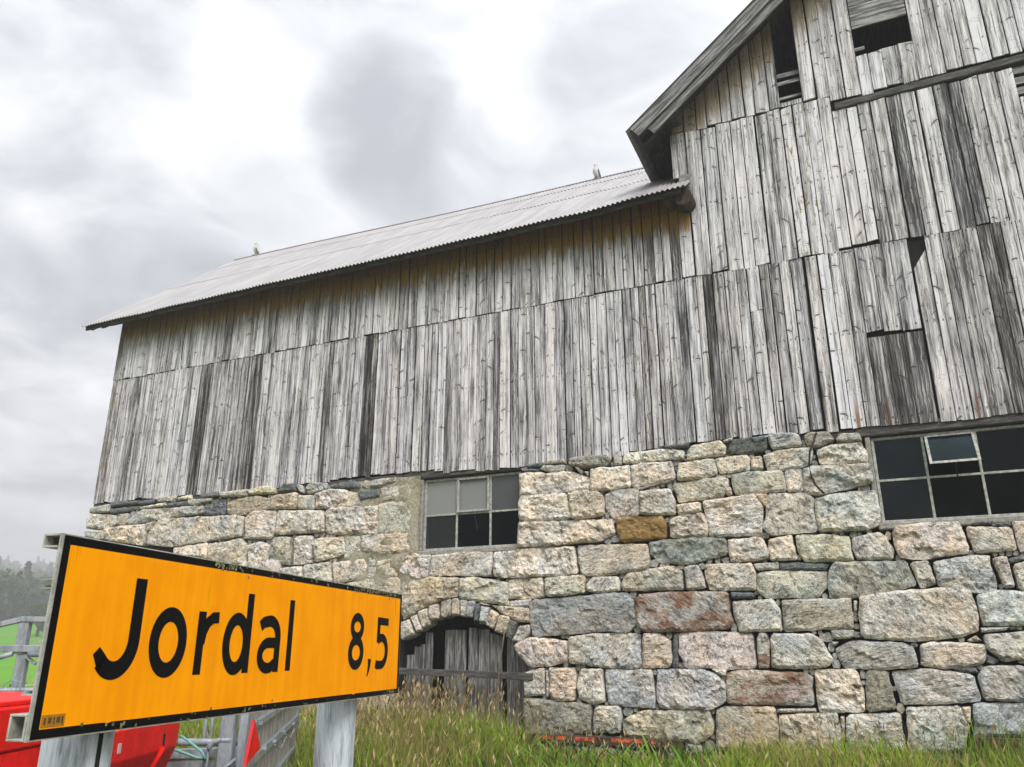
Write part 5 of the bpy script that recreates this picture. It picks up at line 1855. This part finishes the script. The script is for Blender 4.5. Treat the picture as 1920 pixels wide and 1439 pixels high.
MB().tube([pl_(-6.5, 6.98, 0.95), pl_(-3.62, 6.98, 0.95)], 0.032, 10).build('lower_rail', M['steel'], pen, True)
MB().tube([pl_(-4.14, 6.95, 1.33), pl_(-4.07, 6.94, 1.385), pl_(-4.0, 6.95, 1.36), pl_(-3.99, 6.95, 1.30)], 0.006, 6).build('tie_wire', M['rope'], pen)
MB().tube([pl_(-4.03, 6.95, 1.27), pl_(-4.12, 6.95, 1.24), pl_(-4.17, 6.95, 1.15), pl_(-4.18, 6.95, 1.0)], 0.025, 10).build('bent_tube', M['steel'], pen, True)

# ================================================================== STEEL BEAMS AT THE WALL FOOT
beam = empty('steel_beam', wl(-0.4, -0.35, 0.25), ROT)
tag(beam, 'rusty steel beam with flaking orange paint on a low support by the wall', 'beam')
bz = 0.25
MB().box((-1.05, -0.06, 0.565 - bz), (0.98, 0.10, 0.580 - bz)).build('top_flange', M['rust'], beam)
MB().box((-1.05, -0.075, 0.505 - bz), (0.98, -0.06, 0.575 - bz)).build('face_plate', M['rust'], beam)
for a, b in ((-0.92, -0.70), (-0.62, -0.50), (-0.38, -0.12), (0.10, 0.52), (0.60, 0.66)):
    MB().box((a, -0.0765, 0.535 - bz), (b, -0.0755, 0.577 - bz)).build('paint_flake', M['primer'], beam)
MB().box((-1.05, -0.09, 0.496 - bz), (0.98, 0.06, 0.506 - bz)).build('lower_flange', M['rust'], beam)
MB().box((0.42, -0.02, -0.15), (0.80, 0.02, 0.496 - bz)).build('support_plate', M['rust'], beam)
MB().box((-0.9, -0.02, -0.15), (-0.6, 0.02, 0.496 - bz)).build('support_plate', M['rust'], beam)
b2 = empty('steel_beam', wl(4.6, -0.15, 0.2), ROT)
tag(b2, 'dark rusted beam lying on grey stone at the wall foot below the wide window', 'beam')
MB().box((-0.90, -0.06, 0.455), (1.8, 0.10, 0.515)).build('flange', M['rust'], b2)
MB().box((-0.87, 0.0, -0.1), (1.8, 0.03, 0.453)).build('web', M['rust'], b2)

# cable on the wall and dry stalk at the door
cab = MB().tube([wl(2.485, -0.03, 4.28), wl(2.45, -0.10, 4.16), wl(2.385, -0.12, 4.02), wl(2.36, -0.12, 3.86), wl(2.365, -0.12, 3.72), wl(2.40, -0.11, 3.60), wl(2.45, -0.09, 3.53), wl(2.49, -0.03, 3.49)], 0.013, 8)
tag(cab.build('cable', M['cable'], None, True), 'black cable hanging down over pale stones beside the wide window', 'cable')
stk = MB().tube([wl(-1.93, -0.45, 0.3), wl(-1.92, -0.35, 1.0), wl(-1.88, -0.25, 1.60), wl(-1.85, -0.22, 1.88)], 0.010, 6)
tag(stk.build('stick', M['stick'], None, True), 'thin dry stick leaning in front of the arched door', 'stick')


# ================================================================== BIRDS ON THE RIDGE
def gull(u, facing, label, lean, z):
    b = empty('gull', wl(u, 3.44, z), ROT + facing)
    b.scale = (.85, .85, .85)
    TI = R(34)
    tilt = lambda vs: [((x + .0) * math.cos(TI) - (z_ - .10) * math.sin(TI), y_, .10 + x * math.sin(TI) + (z_ - .10) * math.cos(TI)) for x, y_, z_ in vs]
    tag(b, label, 'bird', 'gulls resting on the roof ridge')
    # continuous body: rings from tail tip to crown; x forward, z up
    spine = [(-0.27, 0.055, 0.012, 0.035), (-0.20, 0.075, 0.022, 0.04), (-0.11, 0.115, 0.055, 0.055), (-0.03, 0.155, 0.080, 0.075), (0.04, 0.200, 0.082, 0.08),
             (0.085, 0.250, 0.066, 0.066), (0.105, 0.295, 0.045, 0.047), (0.115, 0.325, 0.040, 0.042), (0.125, 0.352, 0.042, 0.044), (0.135, 0.380, 0.030, 0.033), (0.138, 0.395, 0.008, 0.01)]
    mb = MB()
    seg = 14
    pts = [Vector((x, 0, zz)) for x, zz, _, _ in spine]
    for i, (x, zz, rz, ry) in enumerate(spine):
        d = (pts[min(i + 1, len(pts) - 1)] - pts[max(i - 1, 0)]).normalized()
        up = Vector((-d.z, 0, d.x))
        for k in range(seg):
            a = 2 * math.pi * k / seg
            p = pts[i] + up * rz * math.sin(a) + Vector((0, ry * math.cos(a), 0))
            mb.v.append(tuple(p))
    for i in range(len(spine) - 1):
        for k in range(seg):
            a, c = i * seg + k, i * seg + (k + 1) % seg
            mb.f.append((a, c, c + seg, a + seg))
    mb.f.append(tuple(range(seg)))
    mb.f.append(tuple((len(spine) - 1) * seg + k for k in range(seg)))
    mb.v = tilt(mb.v)
    mb.build('body', M['white'], b, True)
    for s in (-1, 1):
        wv, wf = [], []
        prof = [(0.06, 0.245, 0.070), (0.02, 0.21, 0.088), (-0.08, 0.150, 0.072), (-0.20, 0.095, 0.045), (-0.33, 0.050, 0.012)]
        for x, zz, yy in prof:
            wv += [(x, s * (yy + .004), zz + .02), (x - .02, s * (yy + .008), zz - .045 * (1 if x > -.3 else .3)), (x, s * (yy - .012), zz)]
        for i in range(len(prof) - 1):
            for k in range(3):
                a, c = i * 3 + k, i * 3 + (k + 1) % 3
                wf.append((a, c, c + 3, a + 3))
        MB().add(tilt(wv), wf).build('wing', M['wing'], b, True)
        MB().tube([(-0.03, s * .03, 0.13), (-0.01, s * .032, 0.06), (0.005, s * .032, -0.01)], [0.012, 0.006, 0.006], 6).build('leg', M['beak'], b, True)
        MB().add([(-.02, s * .015, -.008), (-.02, s * .05, -.008), (.06, s * .06, -.008), (.06, s * .01, -.008), (0, s * .032, .008)],
                 [(0, 1, 2, 3), (0, 1, 4), (1, 2, 4), (2, 3, 4), (3, 0, 4)]).build('foot', M['beak'], b)
        MB().tube(tilt([(0.148, s * .036, 0.362), (0.150, s * .043, 0.362)]), 0.006, 6).build('eye', M['rubber'], b)
    MB().tube([(p[0], p[1], p[2]) for p in [Vector(tilt([(0.145, 0, 0.355)])[0]), Vector(tilt([(0.145, 0, 0.355)])[0]) + Vector((.045, 0, -.006)), Vector(tilt([(0.145, 0, 0.355)])[0]) + Vector((.068, 0, -.016))]], [0.014, 0.011, 0.003], 7).build('beak', M['beak'], b, True)
    return b


gull(-10.62, R(180 + 25), 'white and grey gull on the ridge near the outer end of the roof', 0, 11.275)
gull(-1.42, R(180 + 55), 'white gull on the ridge near the steep main roof', 0, 11.145)

# ================================================================== GRASS
rng = np.random.default_rng(5)


def blades(n, u, y, height, width, lean, base_c, tip_c, name_seed):
    """n curved blades as one vertex/face set; inputs are arrays"""
    az = rng.uniform(0, 2 * np.pi, n)
    bend = lean * height
    dirx, diry = np.cos(az), np.sin(az)
    fx, fy = -np.sin(az + rng.normal(0, .5, n)), np.cos(az + rng.normal(0, .5, n))
    gx = PX + CU * u - SU * y
    gy = PY + SU * u + CU * y
    near = np.clip((y + 5.0) / 4.0, 0, 1)
    gz = 0.26 * near * near * (3 - 2 * near) - 0.01
    V, Cc = [], []
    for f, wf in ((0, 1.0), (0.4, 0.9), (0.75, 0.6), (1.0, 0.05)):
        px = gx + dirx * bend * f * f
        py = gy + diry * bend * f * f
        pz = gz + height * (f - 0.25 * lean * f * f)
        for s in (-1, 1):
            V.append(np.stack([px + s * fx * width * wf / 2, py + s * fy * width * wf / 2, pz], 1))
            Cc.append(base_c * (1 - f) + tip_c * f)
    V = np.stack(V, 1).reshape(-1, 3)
    Cc = np.stack(Cc, 1).reshape(-1, 3)
    o = (np.arange(n) * 8)[:, None]
    q = np.array([[0, 1, 3, 2], [2, 3, 5, 4], [4, 5, 7, 6]])
    Fq = (o[:, :, None] + q[None]).reshape(-1, 4)
    return V, Fq, Cc


def mesh_np(name, V, Fq, Cc, material):
    me = bpy.data.meshes.new(name)
    me.vertices.add(len(V))
    me.vertices.foreach_set('co', V.astype(np.float32).ravel())
    me.loops.add(Fq.size)
    me.loops.foreach_set('vertex_index', Fq.astype(np.int32).ravel())
    me.polygons.add(len(Fq))
    me.polygons.foreach_set('loop_start', np.arange(0, Fq.size, 4, dtype=np.int32))
    me.polygons.foreach_set('loop_total', np.full(len(Fq), 4, dtype=np.int32))
    me.update(calc_edges=True)
    ca_ = me.color_attributes.new('Col', 'FLOAT_COLOR', 'POINT')
    ca_.data.foreach_set('color', np.concatenate([Cc, np.ones((len(Cc), 1))], 1).astype(np.float32).ravel())
    me.validate()
    return link(name, me, material)


def patch(u, y, k, off):
    return np.array([noise.noise(Vector((a * k, b * k, off))) for a, b in zip(u, y)])


parts = []
N1 = 62000
u = rng.uniform(-11.2, 6.6, N1)
y = -np.abs(rng.beta(1.0, 1.6, N1)) * 4.6 - 0.03
lf = np.clip((-1.3 - u) / 0.9, 0, 1)
pn = patch(u, y, 1.3, 2.0)
hh = (0.37 + 0.18 * lf + 0.20 * pn) * rng.uniform(0.45, 1.4, N1)
hh[(u > -1.0) & (u < 1.0) & (y > -0.6)] *= 0.55
hh[(u > -1.3) & (u < 1.2)] *= 0.55
dry = np.clip(0.16 + 0.14 * (u > 0.3) + 1.1 * patch(u, y, 0.8, 9.0) + rng.normal(0, 0.22, N1), 0, 1)[:, None]
green = np.array([[0.215, 0.335, 0.016]]) * rng.uniform(0.6, 1.35, (N1, 1))
straw = np.array([[0.50, 0.40, 0.14]]) * rng.uniform(0.6, 1.2, (N1, 1))
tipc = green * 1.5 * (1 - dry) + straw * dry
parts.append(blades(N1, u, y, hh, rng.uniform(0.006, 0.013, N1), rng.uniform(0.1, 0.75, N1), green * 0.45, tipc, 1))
# seed stalks
N2 = 4200
u = np.concatenate([rng.uniform(-11, 6.5, N2 - 2000), rng.normal(-2.9, 0.9, 2000)])
y = -np.abs(rng.beta(1.0, 1.4, N2)) * 3.6 - 0.05
lf = np.clip((-1.3 - u) / 0.9, 0, 1)
hh = (0.50 + 0.26 * lf) * rng.uniform(0.65, 1.45, N2)
hh[(u > -1.1) & (u < 1.2)] *= 0.68
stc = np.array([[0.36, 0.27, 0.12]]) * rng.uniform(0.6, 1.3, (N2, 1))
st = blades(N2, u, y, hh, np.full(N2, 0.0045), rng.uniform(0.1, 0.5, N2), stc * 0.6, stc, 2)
parts.append(st)
# heads: short fat blades at the stalk tips
tips = st[0].reshape(N2, 8, 3)[:, 6:8].mean(1)
mid = st[0].reshape(N2, 8, 3)[:, 4:6].mean(1)
dv = (tips - mid)
dv /= np.linalg.norm(dv, axis=1)[:, None] + 1e-6
side = np.stack([-dv[:, 1], dv[:, 0], np.zeros(N2)], 1)
side /= np.linalg.norm(side, axis=1)[:, None] + 1e-6
L = rng.uniform(0.05, 0.11, N2)[:, None]
W = rng.uniform(0.007, 0.014, N2)[:, None]
hv = np.stack([tips - dv * L, tips - dv * L * .4 + side * W, tips + dv * 0.02, tips - dv * L * .4 - side * W], 1).reshape(-1, 3)
hf = (np.arange(N2) * 4)[:, None] + np.arange(4)[None]
hc = np.repeat(np.array([[0.40, 0.30, 0.15]]) * rng.uniform(0.6, 1.3, (N2, 1)), 4, 0)
parts.append((hv, hf, hc))
# a few taller fresh green blades at the right
N3 = 260
u = np.concatenate([rng.normal(3.72, 0.22, 120), rng.normal(4.15, 0.3, 140)])
y = -rng.uniform(0.15, 0.9, N3)
gc = np.array([[0.16, 0.26, 0.02]]) * rng.uniform(0.7, 1.3, (N3, 1))
parts.append(blades(N3, u, y, rng.uniform(0.3, 0.85, N3), np.full(N3, 0.011), rng.uniform(0.15, 0.6, N3), gc * 0.5, gc * 1.3, 3))
# broad-leaved weeds
N4 = 2600
u = rng.uniform(-9, 6.2, N4)
y = -np.abs(rng.beta(1.0, 1.8, N4)) * 3.5 - 0.05
gc = np.array([[0.13, 0.24, 0.02]]) * rng.uniform(0.6, 1.5, (N4, 1))
parts.append(blades(N4, u, y, rng.uniform(0.2, 0.5, N4), rng.uniform(0.02, 0.045, N4), rng.uniform(0.4, 1.0, N4), gc * 0.5, gc * 1.2, 4))
off, Vs, Fs, Cs = 0, [], [], []
for V, F_, C_ in parts:
    Vs.append(V)
    Fs.append(F_ + off)
    Cs.append(C_)
    off += len(V)
gr = mesh_np('grass', np.concatenate(Vs), np.concatenate(Fs), np.concatenate(Cs), M['grass'])
tag(gr, 'tall green and straw coloured meadow grass along the barn wall', 'grass', kind='stuff')


# ================================================================== TREES
def leaf_cloud(centres, radii, n_leaf, size, col_lo, col_hi):
    """leaf quads spread through ellipsoidal clumps"""
    V, Cc = [], []
    for c, r in zip(centres, radii):
        n = n_leaf
        d = rng.normal(0, 1, (n, 3))
        d /= np.linalg.norm(d, axis=1)[:, None]
        rad = rng.uniform(0.45, 1.0, n)[:, None] ** 0.6
        p = np.array(c)[None] + d * rad * np.array(r)[None]
        a = rng.normal(0, 1, (n, 3))
        a /= np.linalg.norm(a, axis=1)[:, None]
        b = np.cross(a, rng.normal(0, 1, (n, 3)))
        b /= np.linalg.norm(b, axis=1)[:, None] + 1e-6
        s = size * rng.uniform(0.5, 1.3, n)[:, None]
        V.append(np.stack([p - a * s, p + b * s * .6, p + a * s, p - b * s * .6], 1).reshape(-1, 3))
        k = rng.uniform(0, 1, (n, 1)) * 0.6 + 0.4 * rng.uniform(0, 1)
        Cc.append(np.repeat(np.array([col_lo]) * (1 - k) + np.array([col_hi]) * k, 4, 0))
    V = np.concatenate(V)
    Cc = np.concatenate(Cc)
    return V, np.arange(len(V)).reshape(-1, 4), Cc


def crown(base, h, wd, conifer, clumps, n_leaf, size):
    cs, rs = [], []
    for k in range(clumps):
        f = (k + rnd.random()) / clumps
        if conifer:
            z = 0.12 + 0.86 * f
            rr_ = wd * (1.0 - z) * 0.9
            a = rnd.uniform(0, 6.28)
            cs.append((base[0] + math.cos(a) * rr_ * .6, base[1] + math.sin(a) * rr_ * .6, base[2] + z * h))
            rs.append((max(.35, rr_ * .75), max(.35, rr_ * .75), h * 0.07))
        else:
            z = 0.28 + 0.65 * f
            rr_ = wd * math.sqrt(max(0.05, 1 - ((z - 0.60) / 0.42) ** 2)) * rnd.uniform(.3, .9)
            a = rnd.uniform(0, 6.28)
            cs.append((base[0] + math.cos(a) * rr_, base[1] + math.sin(a) * rr_, base[2] + z * h))
            q = wd * rnd.uniform(.32, .5)
            rs.append((q, q, q * .8))
    lo, hi = ((0.016, 0.036, 0.018), (0.040, 0.075, 0.034)) if conifer else ((0.018, 0.058, 0.014), (0.070, 0.16, 0.035))
    return leaf_cloud(cs, rs, n_leaf, size, lo, hi)


# scattered broadleaf trees along the field edge
for i, (x, yy, h, lab) in enumerate(((-66.5, 104, 3.6, 'round dark green tree at the edge of the bright field'), (-60.0, 106, 4.2, 'wider bushy tree beside the round one at the field edge'),
                                     (-73.0, 112, 4.6, 'tall leafy tree at the field edge beyond the cattle pen'))):
    gz_ = ground_z(x, yy)
    tr = empty('tree', (x, yy, gz_))
    tag(tr, lab, 'tree', 'trees along the field edge')
    tk = MB().tube([(0, 0, -0.3), (0.05, 0, h * .3), (0, 0.1, h * .6)], [.22, .16, .06], 8).build('trunk', M['bark'], tr)
    for a in range(5):
        an = a * 1.3
        MB().tube([(0, 0, h * .3), (math.cos(an) * h * .18, math.sin(an) * h * .18, h * .5), (math.cos(an) * h * .3, math.sin(an) * h * .3, h * .68)], [.09, .06, .02], 5).build('limb', M['bark'], tk)
    V, F_, C_ = crown((0, 0, 0), h, h * .42, False, 16, 130, 0.20)
    cr = mesh_np('crown', V, F_, C_, M['leaf'])
    cr.parent = tr
# the wooded slope, lost in the cloud
Vs, Fs, Cs, off = [], [], [], 0
for k in range(430):
    az = R(rnd.uniform(-40, -24))
    d = 152 + 430 * rnd.random() ** 1.5
    x, yy = math.sin(az) * d, math.cos(az) * d
    con = rnd.random() < 0.10
    h = rnd.uniform(7, 11) if con else rnd.uniform(5, 9)
    V, F_, C_ = crown((x, yy, ground_z(x, yy) - .5), h, h * (0.22 if con else 0.40), con, 12 if con else 11, 26 if d < 320 else 14, 0.55 if d < 320 else 0.8)
    Vs.append(V)
    Fs.append(F_ + off)
    Cs.append(C_)
    off += len(V)
fo = mesh_np('hillside_forest', np.concatenate(Vs), np.concatenate(Fs), np.concatenate(Cs), M['leaf'])
tag(fo, 'mixed forest on the far slope fading into low cloud', 'forest', kind='stuff')

# ================================================================== HAZE
hm, t = mat('valley_mist')
pv = t.n('ShaderNodeVolumePrincipled', {'Color': rgb(0.97, 0.97, 0.985), 'Density': 0.0026, 'Anisotropy': 0.0})
om = t.n('ShaderNodeOutputMaterial')
t.t.links.new(pv.outputs[0], om.inputs['Volume'])
hb = MB().box((-1000, -1000, -2.5), (1000, 1000, 68)).build('haze', hm)
hb['kind'] = 'stuff'
